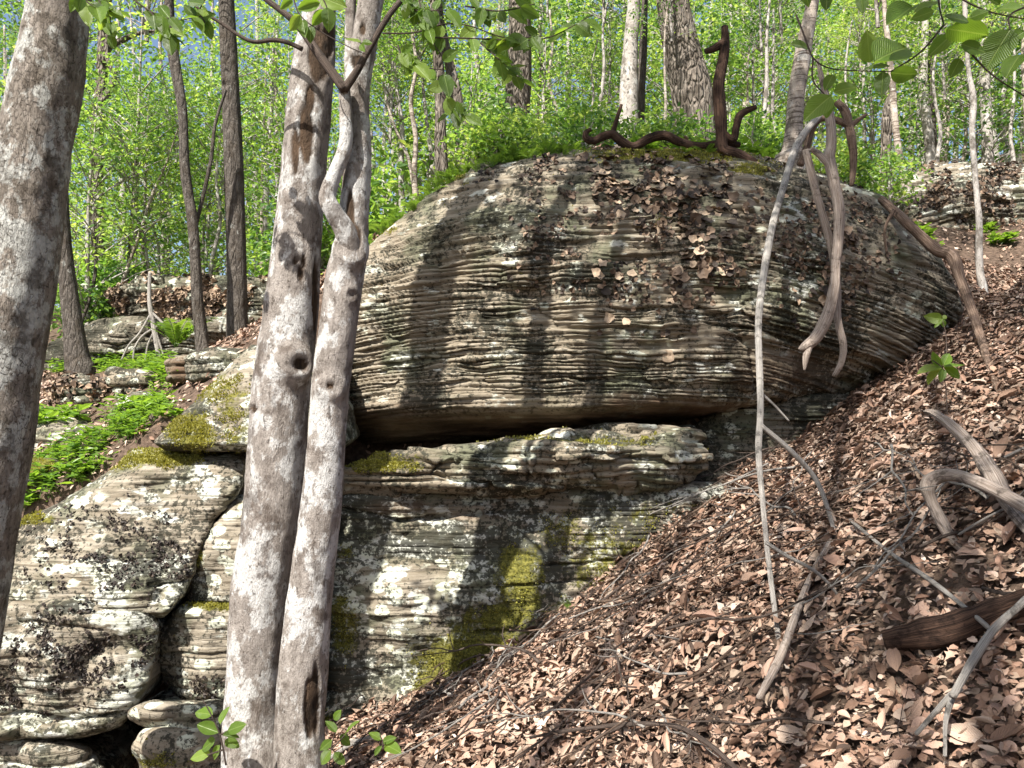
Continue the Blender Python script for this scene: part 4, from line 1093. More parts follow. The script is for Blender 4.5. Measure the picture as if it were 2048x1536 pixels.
branch('fallen_branch', 'smooth grey fallen branch lying over the rotten log', lay([(2090, 1165, 7), (2045, 1205, 9), (1985, 1262, 10), (1940, 1330, 11), (1905, 1392, 11)], .17), 1.9, 'twig_grey', [(lay([(1908, 1385, 6), (1892, 1440, 5), (1890, 1512, 4)], .13), 1.84), (lay([(1903, 1388, 6), (1870, 1425, 5), (1832, 1468, 4)], .13), 1.84), (lay([(1985, 1262, 5), (1930, 1215, 5), (1860, 1160, 5), (1780, 1105, 4), (1700, 1040, 3)], .15), 2.0)], amp=.003, nseg=16)
branch('dead_sapling', 'bare grey dead sapling fanning its twigs before the leaf-capped outcrop', [(300, 545, 3.5), (299, 600, 4.5), (306, 645, 5), (312, 680, 5), (322, 735, 5)], 7.0, 'twig_grey', [[(303, 625, 2.5), (280, 665, 2.2), (258, 690, 2), (243, 720, 1.6)], [(304, 625, 2.5), (330, 650, 2.2), (348, 662, 1.5)], [(310, 655, 2.5), (285, 672, 2.2), (270, 695, 2), (266, 720, 1.5)], [(310, 660, 2.5), (296, 690, 2), (290, 725, 1.5)], [(312, 665, 2.5), (322, 695, 2), (332, 725, 1.5)], [(311, 655, 2), (325, 645, 2), (338, 640, 1.4)]], amp=.002, nseg=8, cat='sapling')

# ------------------------------------------------------------------ fallen leaves
TH = [tpl_blade(.30, .10, -.18, 0, seed=1), tpl_blade(.27, .05, .22, .9, seed=2), tpl_blade(.30, .12, -.10, 0, lob=OAK, seed=3, nv=13), tpl_blade(.28, .1, .15, -1.1, lob=OAK, seed=4, nv=13), tpl_blade(.24, .16, .30, 1.5, seed=5), tpl_blade(.26, .08, -.12, 0, lob=MAPLE, seed=6, nv=11)]
def lo(t):
    """every other column and station of a blade"""
    V, Q, uv = t
    nv = len(V) // 5
    rows = sorted(set(list(range(0, nv, 2)) + [nv - 1]))
    idx = np.array([[r * 5 + c_ for c_ in (0, 2, 4)] for r in rows])
    n = idx.shape[0]
    i = (np.arange(n - 1)[:, None] * 3 + np.arange(2)[None]).ravel()
    return V[idx.ravel()], np.stack([i, i + 1, i + 4, i + 3], -1), uv[idx.ravel()]
TL = [lo(t) for t in TH]
def scatter(n, x0, x1, y0, y1, seed, pylo=250, dens=None):
    r = np.random.default_rng(seed)
    x, y = r.uniform(x0, x1, n), r.uniform(y0, y1, n)
    z = ground_z(x, y)
    px, py, d = to_px(np.stack([x, y, z], -1))
    ok = (px > -80) & (px < 2130) & (py < 1640) & (py > pylo) & (d > 0.5)
    return np.stack([x, y, z], -1)[ok]
front = scatter(105000, -1.4, 5.5, 1.1, 7.0, 1)
cl = np.interp(front[:, 0], _CX, _CY)
front = front[(front[:, 1] < cl + 0.1) | (front[:, 0] > 3.0)]
gully = scatter(17000, -5.5, -0.6, 4.7, 10, 2)
upper = scatter(7000, 2.4, 7.5, 5.6, 10, 3)
dome = scatter(2500, -1.4, 3.2, 5.5, 7, 4)
pts = np.vstack([front, gully, upper, dome])
r = np.random.default_rng(8)
N = len(pts)
nr = ground_n(pts[:, 0], pts[:, 1])
size = r.uniform(.024, .054, N) * np.where(r.random(N) < .14, 1.75, 1)
# litter lies unevenly: thicker drifts, bare scuffs
thin = fbm(pts[:, 0] * 1.6, pts[:, 1] * 1.6, 4.0, 3)
keep = r.random(N) < np.clip(0.4 + 2.6 * (thin - 0.28), 0.4, 1)
pts, nr, size, N = pts[keep], nr[keep], size[keep], int(keep.sum())
tilt = unit(nr + r.normal(0, .27, (N, 3)))
dirs = unit(np.cross(tilt, rand_unit(N, r)))
lift = r.random(N) ** 1.6 * 0.04
pts = pts + nr * (0.006 + lift)[:, None]
kind = r.integers(0, 6, N)
lcv = np.clip(r.normal(.47, .27, N) + .5 * (fbm(pts[:, 0] * 2.2, pts[:, 1] * 2.2, 9.0, 3) - .5), 0, .95)
px, py, dd = to_px(pts)
score = size / dd * ((px > 0) & (px < 2048) & (py > 0) & (py < 1536)) * (lift > .018)
order = np.argsort(-score)
pick = order[:300]
rest = np.ones(N, bool)
rest[pick] = False
near = dd < 2.3
bt = Batch()
for k_ in range(6):
    for hi, tp in ((True, TH[k_]), (False, TL[k_])):
        s = rest & (kind == k_) & (near == hi)
        if s.any():
            stamp(bt, tp, pts[s], dirs[s], tilt[s], size[s], lcv[s])
# crumbs of broken leaf and needle-thin twigs between them
rc = np.random.default_rng(91)
q = front[rc.integers(0, len(front), 26000)] + np.column_stack([rc.normal(0, .03, (26000, 2)), np.zeros(26000)])
q[:, 2] = ground_z(q[:, 0], q[:, 1]) + .012 + .045 * rc.random(26000)
tn = unit(rc.normal(0, .6, (26000, 3)) + np.array([0, 0, 1.0]))
stamp(bt, tpl_simple(.35, .12), q, unit(np.cross(tn, rand_unit(26000, rc))), tn, rc.uniform(.010, .028, 26000), np.clip(rc.normal(.42, .28, 26000), 0, 1))
q = front[rc.integers(0, len(front), 1500)]
q = q + ground_n(q[:, 0], q[:, 1]) * (.02 + .05 * rc.random((1500, 1)))
tn = unit(rc.normal(0, .5, (1500, 3)) + np.array([0, 0, 1.0]))
stamp(bt, tpl_simple(.012, .012), q, unit(np.cross(tn, rand_unit(1500, rc))), tn, rc.uniform(.06, .17, 1500), np.clip(rc.normal(.08, .06, 1500), 0, 1))
litter = link('leaf_litter', bt.mesh('leaf_litter', M['litter']))
litter['kind'] = 'stuff'
litter['label'] = 'thick brown carpet of fallen oak, beech and maple leaves'
litter['category'] = 'fallen leaves'
LV = []
for k_ in range(6):
    for j in range(4):
        V, Q, uv = TH[k_]
        LV.append(mesh_np('fallen_leaf', V, Q, None, {'lc': np.full(len(V), (.2, .42, .62, .8)[j])}, uv, True, [M['litter']]))
from mathutils import Matrix
def mat_of(d, n_, p, s, org=(0, 0, 0)):
    R = leaf_frames(d[None], n_[None])[0]
    m = Matrix.Identity(4)
    for i in range(3):
        for j in range(3):
            m[i][j] = R[i, j] * s
        m[i][3] = p[i] - org[i]
    return m
for i in pick:
    o = link('fallen_leaf', LV[int(kind[i]) * 4 + int(r.integers(0, 4))], ground)
    o.matrix_local = mat_of(dirs[i], tilt[i], pts[i], size[i])

# twigs lying in the litter
r = np.random.default_rng(12)
TW = []
for j in range(10):
    L = 1.0
    nseg = 7
    pth = np.cumsum(np.vstack([[0, 0, 0], np.column_stack([np.full(nseg, L / nseg), r.normal(0, .035, nseg), r.normal(0, .02, nseg)])]), 0)
    bb = Batch()
    bb.add(*tube_arrays(catmull(pth, 18), np.linspace(.011, .004, 18), 6))
    for q in range(int(r.integers(1, 4))):
        i = int(r.integers(2, 6))
        e = pth[i] + np.array([r.uniform(.12, .3), r.choice([-1, 1]) * r.uniform(.1, .25), r.uniform(0, .08)])
        bb.add(*tube_arrays(catmull(np.array([pth[i], .5 * (pth[i] + e) + r.normal(0, .02, 3), e]), 8), np.linspace(.005, .002, 8), 5))
    TW.append([bb.mesh('twig', M[m_]) for m_ in ('twig', 'twig_grey', 'wood_red')])
cand = front[r.permutation(len(front))]
cp = to_px(cand)
okc = (cp[0] > 650) & (cp[0] < 2040) & (cp[1] > 900) & (cp[1] < 1530)
cand = cand[okc][:280]
for i, q in enumerate(cand):
    n_ = ground_n(q[0], q[1])
    d_ = unit(np.cross(n_, unit(r.normal(size=3))))
    Ls = r.uniform(.25, .95) * (0.8 if q[1] > 3 else .65) * (1.7 if i % 8 == 0 else 1)
    R = np.stack([d_, np.cross(n_, d_), n_], -1)
    m = Matrix.Identity(4)
    th = r.uniform(.5, 1.0) * (.7 if i % 8 == 0 else 1)
    for a in range(3):
        for b in range(3):
            m[a][b] = R[a, b] * (Ls if b == 0 else Ls * th)
        m[a][3] = q[a] + n_[a] * (.055 + .035 * r.random()) + (n_[a] * .03 if i % 8 == 0 else 0)
    o = link('twig', TW[i % 10][int(r.choice([0, 0, 1, 2]))])
    o.matrix_world = m
    tag(o, 'thin dry twig lying loose on the fallen leaves', 'twig', 'loose twigs on the leaf slope')
branch('fallen_branch', 'grey branch lying down the slope among the leaves below the pole', lay([(1662, 1082, 7), (1625, 1145, 8), (1592, 1230, 11), (1560, 1315, 10), (1518, 1396, 8)], .13), 2.7, 'wood_grey', amp=.004)
branch('fallen_branch', 'pale stick lying across the bottom of the slope beside the twin trunks', lay([(640, 1530, 4), (670, 1510, 5), (705, 1488, 5), (750, 1474, 5), (800, 1482, 4)], .16), 2.95, 'twig_grey', [lay([(690, 1494, 4), (705, 1482, 3), (722, 1480, 2)], .16)], amp=.002)
branch('fallen_log', 'short barkless log lying in the leaves by the twin trunks', lay([(690, 1522, 12), (735, 1512, 13), (800, 1518, 13), (860, 1535, 12), (920, 1560, 11)], .1), 2.85, 'wood_red', amp=.004, cat='log')
branch('fallen_branch', 'crooked thin branch lying along the foot of the slope', lay([(1060, 1475, 3.5), (1130, 1462, 4), (1190, 1455, 4), (1260, 1448, 5), (1350, 1452, 5), (1420, 1490, 6), (1480, 1545, 6)], .14), 2.55, 'twig', [lay([(1250, 1449, 3.5), (1190, 1480, 3), (1150, 1530, 2.5)], .14)], amp=.002)

# ------------------------------------------------------------------ rock tripe on the boulder and moss on the stones
def plate_mesh(seed, lcv_):
    r = np.random.default_rng(seed)
    nr_, ns = 3, 11
    V = [np.zeros(3)]
    edge = .75 + .5 * r.random(ns)
    for k_ in range(1, nr_ + 1):
        for j in range(ns):
            a = 2 * np.pi * j / ns
            rr = k_ / nr_ * edge[j]
            V.append(np.array([np.cos(a) * rr * .5, np.sin(a) * rr * .5, .28 * (k_ / nr_) ** 2 * (r.random() - .15) + .06 * np.sin(2 * a + seed)]))
    V = np.array(V)
    T = [(0, 1 + j, 1 + (j + 1) % ns) for j in range(ns)]
    Q = [(1 + (k_ - 1) * ns + j, 1 + k_ * ns + j, 1 + k_ * ns + (j + 1) % ns, 1 + (k_ - 1) * ns + (j + 1) % ns) for k_ in range(1, nr_) for j in range(ns)]
    return mesh_np('lichen_plate', V, np.array(Q), np.array(T), {'lc': np.full(len(V), lcv_)}, None, True, [M['tripe']])
PL = [plate_mesh(s_, (.1, .3, .5, .8)[s_ % 4]) for s_ in range(16)]
R0 = ROCKS['huge dome-topped layered sandstone boulder overhanging the ledge below it']
r = np.random.default_rng(5)
PXb, PYb = R0['PX'], R0['PY']
wgt = np.zeros(PXb.shape)
for cx, cy, rx, ry, s_ in [(1230, 370, 95, 45, 1.0), (1330, 430, 160, 70, 1.0), (1210, 440, 60, 60, .8), (1370, 520, 130, 60, .9), (1220, 570, 60, 60, .7), (1300, 620, 110, 50, .6), (1460, 440, 70, 60, .5), (1420, 560, 60, 40, .5), (1690, 470, 60, 80, .35), (1640, 560, 70, 60, .25), (1330, 345, 150, 20, .8), (1270, 700, 70, 20, .18)]:
    wgt = np.maximum(wgt, s_ * np.exp(-(((PXb - cx) / rx) ** 2 + ((PYb - cy) / ry) ** 2) ** 2))
wgt *= sstep(.38, .6, fbm(PXb / 45, PYb / 40, 3.0, 3))
cs = np.cumsum(wgt.ravel())
ids = np.searchsorted(cs, r.random(290) * cs[-1])
bo = R0['base']
for q in ids:
    p_, n_ = R0['p'].reshape(-1, 3)[q], R0['n'].reshape(-1, 3)[q]
    nn = unit(n_ + np.array([0, 0, .35]) * r.normal(.6, .6) + r.normal(0, .28, 3))
    d_ = unit(np.cross(nn, unit(r.normal(size=3))))
    o = link('lichen_plate', PL[int(r.integers(0, 16))], boulder)
    o.matrix_local = mat_of(d_, nn, p_ + n_ * .014, r.uniform(.03, .08), bo)

def flakes(key, boxes, n, seed, size=(.012, .03), lcr=(0, .35)):
    """small curled black lichen flakes, too many to count"""
    D = ROCKS[key]
    r = np.random.default_rng(seed)
    w_ = np.zeros(D['PX'].shape)
    for cx, cy, rx, ry in boxes:
        w_ = np.maximum(w_, np.exp(-(((D['PX'] - cx) / rx) ** 2 + ((D['PY'] - cy) / ry) ** 2) ** 2))
    w_ *= sstep(.42, .6, fbm(D['PX'] / 30, D['PY'] / 26, seed, 3))
    cs = np.cumsum(w_.ravel())
    q = np.searchsorted(cs, r.random(n) * cs[-1])
    p_, n_ = D['p'].reshape(-1, 3)[q], D['n'].reshape(-1, 3)[q]
    nn = unit(n_ + r.normal(0, .45, n_.shape))
    bt = Batch()
    stamp(bt, tpl_simple(.5, .25), p_ + n_ * .006, unit(np.cross(nn, rand_unit(n, r))), nn, r.uniform(*size, n), r.uniform(*lcr, n))
    o = link('lichen_flakes', bt.mesh('lichen_flakes', M['tripe'], D['base'], False), D['o'])
    o['kind'] = 'stuff'
flakes('huge dome-topped layered sandstone boulder overhanging the ledge below it', [(1300, 460, 230, 150), (1640, 500, 120, 110), (1200, 345, 300, 30)], 2600, 71, (.015, .045), (.0, .6))
flakes('long tilted sunlit slab with moss along its upper edge, split by a black crack', [(210, 1110, 160, 90), (330, 1120, 60, 60)], 520, 72, (.010, .024), (0, .12))
flakes('broad pale block with black lichen speckle and a white lower lip', [(140, 1310, 110, 80), (60, 1380, 80, 60), (250, 1290, 50, 40)], 800, 73, (.010, .024), (0, .12))
flakes('leaf-capped rounded outcrop standing up the gully between dark trunks', [(400, 570, 200, 22), (300, 610, 100, 40), (450, 620, 120, 40)], 2600, 74, (.03, .08), (.1, .8))
flakes('sunlit layered outcrop on the upper slope behind the leaning grey sapling', [(1960, 350, 140, 30), (1930, 400, 120, 50)], 1200, 75, (.02, .06), (0, .5))
flakes('dark broken rock with a white patch below the sunlit herb patch', [(120, 790, 40, 40), (220, 780, 40, 30)], 500, 76, (.03, .06), (.1, .7))
flakes('rounded grey-green block resting under the upright mossy-edged block', [(400, 1390, 90, 40)], 200, 77, (.010, .022), (0, .12))

for lab, D in list(ROCKS.items()):
    me = D['o'].data
    nv = D['PX'].size
    a = np.zeros(len(me.vertices), np.float32)
    me.attributes['moss'].data.foreach_get('value', a)
    a = a[:nv]
    p_ = D['p'].reshape(-1, 3)
    w_ = sstep(.35, .8, a + 1.3 * (fbm(p_[:, 0] * 13, p_[:, 2] * 13, p_[:, 1] * 13, 4) - .5))
    if w_.sum() < 40:
        continue
    r = np.random.default_rng(nv)
    px, py, dd = to_px(p_)
    n = int(min(9000, w_.sum() * 1.6))
    cs = np.cumsum(w_)
    q = np.searchsorted(cs, r.random(n) * cs[-1])
    n_ = D['n'].reshape(-1, 3)[q]
    d_ = unit(n_ + r.normal(0, .6, n_.shape) + np.array([0, 0, .5]))
    bt = Batch()
    stamp(bt, tpl_simple(.34, .1), p_[q] + r.normal(0, .004, n_.shape), d_, rand_unit(n, r), r.uniform(.007, .016, n), np.clip(r.normal(.55, .25, n), 0, 1))
    o = link('moss', bt.mesh('moss', M['moss'], D['base'], False), D['o'])
    o['kind'] = 'stuff'

# ------------------------------------------------------------------ ferns, herbs, shrubs
def fern_mesh(seed, nf, L, wide=.17, npin=15, up=.9):
    r = np.random.default_rng(seed)
    bt = Batch()
    for f in range(nf):
        az = 2 * np.pi * f / nf + r.normal(0, .3)
        l_ = L * r.uniform(.7, 1.1)
        t = np.linspace(0, 1, npin + 3)
        out = np.array([np.cos(az), np.sin(az), 0])
        el = up * r.uniform(.85, 1.2)
        ang = el - t * r.uniform(.6, 1.3)
        st = np.stack([np.cos(ang)[:, None] * out + np.sin(ang)[:, None] * np.array([0, 0, 1])], 0)[0] * (l_ / len(t))
        pth = np.cumsum(st, 0)
        bt.add(*tube_arrays(pth, np.linspace(.0022, .0006, len(t)) * (L / .25), 4, cap=False), a=.35)
        side = np.cross(out, np.array([0, 0, 1.0]))
        tg = unit(np.gradient(pth, axis=0))
        w_ = wide * l_ * np.sin(np.pi * np.clip(t * .92 + .1, 0, 1)) ** .7
        for sgn in (-1, 1):
            i = np.arange(2, len(t))
            d_ = unit(side * sgn + tg[i] * .45 + r.normal(0, .08, (len(i), 3)))
            stamp(bt, tpl_simple(.17, .03), pth[i], d_, np.cross(tg[i], side * sgn) * sgn * -1 + r.normal(0, .15, (len(i), 3)), w_[i], np.clip(r.normal(.55, .15) + 0 * i, 0, 1))
    return bt.mesh('fern', M['fern'], smooth=False)
FERN = [fern_mesh(s_, 8, .20) for s_ in range(3)] + [fern_mesh(9, 9, .34, .2, 18, 1.1)]
r = np.random.default_rng(21)
ox = np.array([735, 800, 850, 900, 960, 1060, 1200, 1400, 1500])
oy = np.array([495, 440, 400, 362, 338, 318, 308, 308, 320])
for i in range(110):
    px = r.uniform(738, 1150) if i < 96 else r.uniform(1150, 1420)
    Y = r.uniform(5.35, 6.0)
    py = np.interp(px, ox, oy) + r.uniform(-4, 14)
    p_ = P(px, py, Y)
    s_ = r.uniform(.55, .95) if px < 1150 else r.uniform(.4, .7)
    o = link('fern', FERN[int(r.integers(0, 3))], None, p_, (r.normal(0, .15), r.normal(0, .15), r.random() * 6.28), s_)
    tag(o, 'small green fern in the fringe along the boulder top', 'fern', 'ferns fringing the boulder top')
p_ = ground_hit(352, 690, 5)
tag(link('fern', FERN[3], None, P(352, 697, 6.7), (0, 0, .4), 1.35), 'tall sunlit fern clump below the leaf-capped outcrop', 'fern')
p_ = ground_hit(1140, 1228)
tag(link('fern', FERN[1], None, p_ + np.array([0, -.03, .01]), (.3, 0, 1), .55), 'tiny fern sprouting where the spotted rock face meets the leaves', 'fern')

def herb_mesh(seed, ns, h, leaf, wd=.2):
    r = np.random.default_rng(seed)
    bt = Batch()
    tp = tpl_simple(wd, .05)
    for s_ in range(ns):
        b_ = np.array([r.normal(0, .05), r.normal(0, .05), 0])
        top = b_ + np.array([r.normal(0, .06), r.normal(0, .06), h * r.uniform(.6, 1.1)])
        pth = catmull(np.array([b_, .5 * (b_ + top) + r.normal(0, .012, 3), top]), 6)
        bt.add(*tube_arrays(pth, np.linspace(.0025, .001, 6), 4, cap=False), a=.4)
        m = int(r.integers(6, 10))
        t = r.uniform(.25, 1, m)
        pos = b_ + (top - b_) * t[:, None]
        az = np.arange(m) * 2.4 + r.random()
        d_ = np.stack([np.cos(az), np.sin(az), r.normal(.15, .25, m)], -1)
        stamp(bt, tp, pos, d_, np.array([0, 0, 1.0]) + r.normal(0, .25, (m, 3)), leaf * r.uniform(.6, 1.2, m), np.clip(r.normal(.55, .2, m), 0, 1))
    return bt.mesh('herb', M['herb'], smooth=False)
HERB = [herb_mesh(s_, 7, .20, .085, .17) for s_ in range(4)] + [herb_mesh(30 + s_, 6, .16, .10, .26) for s_ in range(2)]
def herbs(n, poly_boxes, label, group, seed, sc=(.7, 1.2), ylo=4.7, kinds=(0, 1, 2, 3, 4, 5)):
    r = np.random.default_rng(seed)
    for i in range(n):
        cx, cy, rx, ry, sk = poly_boxes[int(r.integers(0, len(poly_boxes)))]
        dx = r.uniform(-1, 1)
        px, py = cx + dx * rx, cy + r.uniform(-1, 1) * ry + sk * dx
        p_ = ground_hit(px, py, ylo, 14)
        o = link('herb', HERB[int(r.choice(kinds))], None, p_ - np.array([0, 0, .01]), (0, 0, r.random() * 6.28), r.uniform(*sc))
        tag(o, label, 'plant', group)
herbs(60, [(200, 742, 105, 14, -4), (260, 735, 60, 10, 0)], 'sunlit yellow-green herb at the foot of the curving grey trunk', 'sunlit herbs around the curving grey trunk', 41, (.6, 1.0), 5.8, (0, 1, 2, 3))
herbs(64, [(190, 900, 150, 50, -85), (110, 950, 90, 40, -30), (270, 850, 60, 30, -30)], 'fresh green leafy herb on the slope above the tilted sunlit slab', 'green herbs above the tilted sunlit slab', 42, (.45, .95))
herbs(16, [(100, 850, 40, 16, 0), (340, 760, 40, 14, -10)], 'broad-leaved green seedling between the broken rocks of the gully', 'seedlings between the gully rocks', 43, (.7, 1.1), 4.7, (4, 5))
herbs(26, [(1460, 316, 90, 8, 6), (1340, 306, 90, 6, 0)], 'low bright herb sprouting beside the dead branches on the boulder top', 'herbs on the boulder top', 44, (.4, .8), 5.5, (4, 5))
herbs(8, [(1840, 470, 30, 30, 10), (1990, 480, 40, 20, 0)], 'small green seedling on the bank below the upper outcrop', 'seedlings below the upper outcrop', 45, (.6, .9), 5.6, (4, 5))

def shrub_mesh(seed, rx, rz, n_spray, per, leaf):
    k0 = len(CROWNS)
    make_crown(seed, rx, rz, n_spray, per, leaf, .16)
    return CROWNS.pop()
SHR = [shrub_mesh(300 + s_, .55, .5, 46, 13, .085) for s_ in range(3)]
def shrub(px, py, Y, k_, s_, label, group=None):
    c = P(px, py, Y)
    base = np.array([c[0], c[1], min(float(ground_z(c[0], c[1])), c[2] - .3)])
    root = thing('shrub', label, 'shrub', base, group)
    me, bm_, rx, rz = SHR[k_]
    link('foliage', me, root, c - base, (0, 0, px), s_)
    link('limbs', bm_, root, c - base, (0, 0, px), s_)
    pth = catmull(np.array([[0, 0, -.1], (c - base) * .5 + np.array([.03, .02, 0]), c - base]), 7)
    V, Q, T, uv = tube_arrays(pth, np.linspace(.014, .008, 7), 6)
    link('stem', mesh_np('stem', V, Q, T, {'scar': np.zeros(len(V))}, uv, True, [M['bark_grey']]), root)
r = np.random.default_rng(77)
for i in range(12):
    shrub(r.uniform(950, 1230), r.uniform(255, 310), r.uniform(6.3, 7.6), i % 3, r.uniform(.45, .75), 'bright leafy shrub crowding behind the ferny dome shoulder', 'bright shrubs behind the dome shoulder')
for i in range(12):
    shrub(r.uniform(1260, 1560), r.uniform(275, 315), r.uniform(6.4, 7.6), i % 3, r.uniform(.4, .6), 'low leafy shrub between the oak and the boulder top', 'shrubs between the oak and the boulder top')
for i in range(6):
    shrub(r.uniform(1650, 1800), r.uniform(330, 395), r.uniform(6.8, 8.0), i % 3, r.uniform(.4, .65), 'green shrub filling the dip between boulder and upper outcrop', 'shrubs between boulder and upper outcrop')
for i in range(7):
    shrub(r.uniform(130, 245), r.uniform(575, 640), r.uniform(9.2, 10.5), i % 3, r.uniform(.8, 1.1), 'sunlit shrub beside the leaf-capped outcrop', 'shrubs beside the leaf-capped outcrop')
for i in range(8):
    shrub(r.uniform(500, 860), r.uniform(330, 560), r.uniform(7.5, 9), i % 3, r.uniform(.7, 1.1), 'leafy shrub behind the twin beech and the dome shoulder', 'shrubs behind the twin beech')

# ------------------------------------------------------------------ leafy branches close by
NL = []
for j, (wd, fo, dr, ro) in enumerate([(.30, .10, -.12, 0), (.33, .06, -.25, 0), (.28, .16, .06, .4), (.31, .08, -.05, -.3)]):
    for q, lv in enumerate((.1, .35, .6, .9)):
        V, Q, uv = tpl_blade(wd, fo, dr, ro, seed=j, nv=10)
        NL.append(mesh_np('leaf', V, Q, None, {'lc': np.full(len(V), lv)}, uv, True, [M['leaf_near']]))
def leafy(name, label, Y, twigs, leaves, group=None, hw=2.0, seed=0, cat='branch'):
    """twigs: pixel polylines; leaves: (x0, y0, x1, y1, tone, facing)"""
    r = np.random.default_rng(seed)
    base = P(*twigs[0][0], Y)
    root = thing(name, label, cat, base, group)
    tws = []
    for tw in twigs:
        n = len(tw)
        me, _ = limb_mesh([(a, b, hw * (1 - .6 * i / n)) for i, (a, b) in enumerate(tw)], Y, M['twig'], n * 6, 6, None, base)
        tws.append((link('twig', me, root), np.array(tw, float)))
    for (x0, y0, x1, y1, tone) in leaves:
        dy = r.normal(0, .04)
        a, b = P(x0, y0, Y + dy), P(x1, y1, Y + dy + r.normal(0, .015))
        d_ = b - a
        L = np.linalg.norm(d_)
        nn = unit(-unit(a) * r.uniform(.5, 1.0) + np.array([0, 0, r.uniform(.2, .9)]) + r.normal(0, .25, 3))
        own = min(tws, key=lambda t: seg_dist(np.array([x0]), np.array([y0]), t[1])[0])[0]
        o = link('leaf', NL[int(r.integers(0, 4)) * 4 + tone], own)
        o.matrix_local = mat_of(d_, nn, a, L, base)
    return root
leafy('leafy_branch', 'overhanging beech twig with large ribbed leaves above the upper outcrop', 1.55,
      [[(1905, -12), (1950, 12), (1992, 27), (2060, 40)], [(1876, -10), (1880, 20), (1888, 50)], [(1888, 50), (1840, 105), (1782, 143)], [(1592, 30), (1608, 70), (1626, 115), (1655, 135), (1700, 141), (1782, 143)], [(1626, 115), (1626, 160), (1650, 190)], [(1940, 105), (1985, 150), (2060, 200)], [(2060, 10), (2020, 30), (2020, 60)]],
      [(1740, 125, 1733, 64, 3), (1748, 124, 1820, 82, 2), (1780, 131, 1734, 134, 1), (1766, 144, 1762, 188, 0), (1781, 145, 1838, 154, 1), (1825, 13, 1772, 56, 1), (1868, 22, 1822, 38, 2), (1880, 4, 1830, 12, 2), (1938, 44, 1890, 30, 0), (1940, 36, 1978, 22, 2), (1893, 58, 1976, 68, 2), (1898, 74, 1854, 116, 2),
       (1922, 88, 1972, 104, 1), (2022, 58, 1972, 130, 1), (1920, 118, 1902, 154, 1), (1668, 184, 1716, 170, 2), (1662, 192, 1612, 230, 2), (1655, 194, 1653, 236, 2), (1582, 88, 1624, 90, 0), (1666, 150, 1650, 178, 1), (1722, -14, 1726, 26, 1), (1655, -12, 1652, 18, 0), (1612, -18, 1618, 16, 0), (2050, 22, 2000, 8, 2), (2050, 62, 2005, 92, 1), (2000, 10, 1965, -12, 1), (2040, 110, 2010, 150, 1)], seed=3, hw=2.2)
def along(twigs, n, lmin, lmax, seed):
    r = np.random.default_rng(seed)
    out = []
    for i in range(n):
        tw = np.array(twigs[i % len(twigs)], float)
        k_ = r.uniform(.05, 1) * (len(tw) - 1)
        j = min(int(k_), len(tw) - 2)
        p_ = tw[j] + (tw[j + 1] - tw[j]) * (k_ - j)
        a = r.choice([-1, 1]) * r.uniform(.3, 1.5) + r.choice([0, 0, np.pi])
        L = r.uniform(lmin, lmax)
        out.append((p_[0], p_[1], p_[0] + np.cos(a) * L, p_[1] + abs(np.sin(a)) * L * r.choice([1, 1, 1, -.7]), int(r.choice([0, 0, 1, 1, 2, 2, 3]))))
    return out
TM = [[(765, 67), (830, 65), (890, 48), (940, 52), (1010, 75), (1090, 72)], [(850, 75), (920, 76), (1030, 80), (1100, 74), (1185, 30)], [(835, -10), (850, 40), (870, 92), (885, 118), (892, 200)], [(930, 12), (1000, 22), (1070, 8)], [(960, 85), (1010, 130), (1045, 165)], [(795, 90), (815, 128), (885, 140)], [(800, -10), (830, 20), (900, 20)], [(885, 190), (905, 215), (935, 235)]]
leafy('leafy_branch', 'leafy beech twigs spreading from the twin beech above the dome', 2.75, TM, along(TM, 104, 26, 46, 6), seed=6, hw=1.8)
TLf = [[(250, -15), (300, 22), (350, 40), (405, 32)], [(190, -20), (212, 38), (222, 72)], [(300, 22), (330, 60), (345, 80)], [(420, -20), (400, 20), (410, 45)], [(150, -20), (190, 15), (240, 25)]]
leafy('leafy_branch', 'leafy twigs hanging between the rough brown trunk and the dark trunks', 2.6, TLf, along(TLf, 46, 26, 44, 9), seed=9, hw=1.8)
TB = [[(585, -10), (600, 30), (640, 62), (700, 95), (735, 110)], [(640, -15), (655, 20), (650, 45)], [(735, 110), (720, 85), (690, 75)]]
leafy('leafy_branch', 'few bright leaves hanging in front of the twin trunks', 2.7, TB, [(640, 5, 595, 20, 2), (600, 30, 580, 62, 3), (640, -6, 690, 12, 3), (650, 20, 625, 52, 2), (655, 15, 660, 60, 1), (605, 40, 612, 78, 1), (622, 52, 620, 85, 0), (722, 84, 690, 76, 3), (725, 84, 745, 86, 2), (722, 88, 728, 102, 2), (660, -10, 700, -2, 2), (585, 0, 560, 20, 2)], seed=4, hw=1.6)
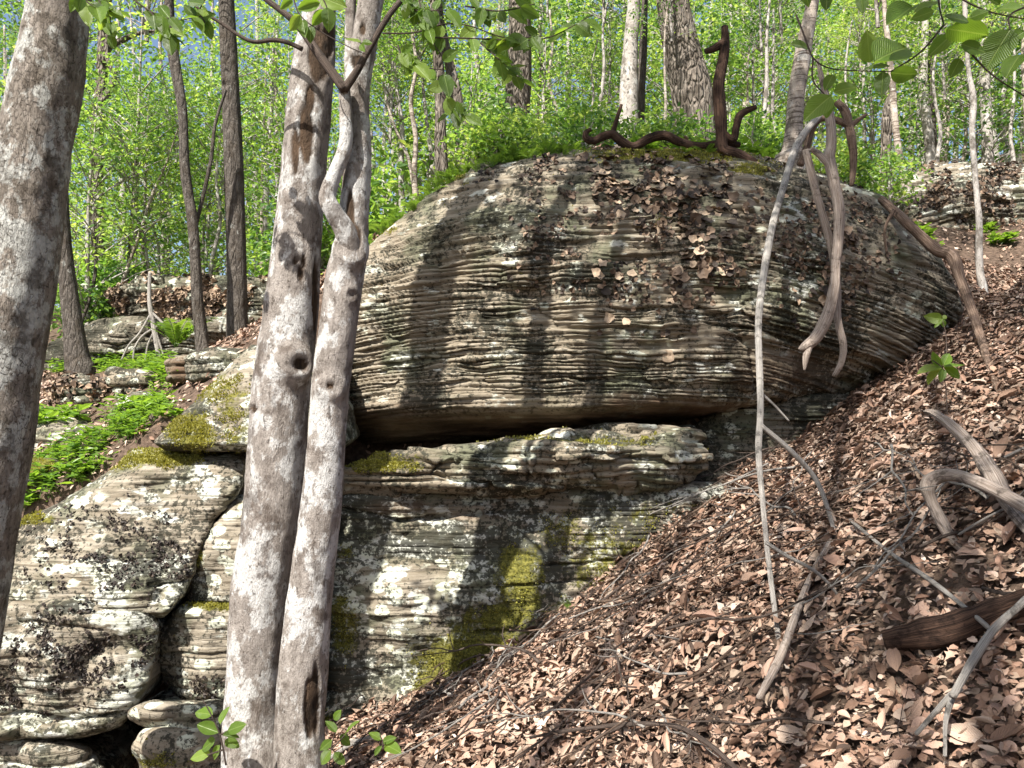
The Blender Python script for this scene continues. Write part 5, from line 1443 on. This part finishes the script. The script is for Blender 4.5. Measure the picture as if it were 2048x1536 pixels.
# seedlings on the ground
leafy('beech_seedling', 'beech seedling with ribbed leaves at the foot of the twin trunks', 2.75, [[(452, 1530), (440, 1470), (420, 1425), (405, 1400)], [(440, 1470), (470, 1455)], [(445, 1500), (415, 1510)]],
      [(438, 1465, 395, 1450, 1), (440, 1448, 456, 1412, 2), (425, 1430, 388, 1420, 2), (455, 1462, 492, 1448, 1), (450, 1480, 478, 1492, 1), (430, 1480, 402, 1500, 1), (420, 1505, 380, 1518, 3), (445, 1470, 480, 1472, 0), (440, 1490, 425, 1520, 2)], seed=12, hw=2, cat='seedling')
leafy('beech_seedling', 'young green seedling sprouting between the twin trunks and the spotted rock face', 2.85, [[(655, 1560), (662, 1500), (672, 1462), (690, 1445)], [(662, 1500), (690, 1470)], [(740, 1520), (765, 1490), (760, 1470)]],
      [(664, 1480, 640, 1500, 1), (672, 1465, 652, 1440, 1), (690, 1470, 712, 1436, 2), (680, 1472, 702, 1490, 1), (662, 1500, 640, 1530, 2), (668, 1505, 690, 1530, 1), (762, 1480, 740, 1462, 2), (765, 1485, 792, 1474, 1), (764, 1492, 750, 1512, 1), (770, 1490, 800, 1500, 2), (668, 1440, 682, 1420, 2)], seed=13, hw=1.6, cat='seedling')
leafy('chestnut_seedling', 'bright toothed-leaf seedling on the slope where the boulder ends', 3.6, [[(1895, 860), (1893, 790), (1885, 735)], [(1885, 735), (1865, 720)]],
      [(1885, 735, 1835, 742, 3), (1886, 737, 1858, 772, 3), (1887, 733, 1930, 728, 2), (1885, 732, 1866, 702, 2), (1888, 735, 1918, 758, 2), (1887, 730, 1900, 705, 2), (1886, 737, 1880, 765, 1)], seed=14, hw=1.6, cat='seedling')
leafy('chestnut_seedling', 'small bright seedling beside the leaning reddish branch', 4.2, [[(1893, 720), (1892, 670), (1884, 638)]], [(1884, 638, 1852, 634, 3), (1885, 638, 1868, 655, 2), (1885, 637, 1895, 630, 3), (1885, 638, 1888, 655, 2)], seed=15, hw=1.2, cat='seedling')
for (x0, y0, x1, y1, lab) in [(1575, 945, 1592, 940, 'fresh green leaf lying on the upper litter below the dark block'), (1590, 1180, 1602, 1215, 'crumpled dark green leaf caught on the fallen grey branch'), (1768, 842, 1790, 846, 'pale green leaf lying near the top of the leaf slope'), (1700, 1022, 1735, 1025, 'fresh green leaf lying beside the twiggy hollow of the slope')]:
    g = ground_hit(x0, y0)
    Y = g[1] - .04
    leafy('green_leaf', lab, Y, [[(x0 - 4, y0 - 2), (x0, y0)]], [(x0, y0, x1, y1, 2)], seed=int(x0), hw=.8, cat='leaf')
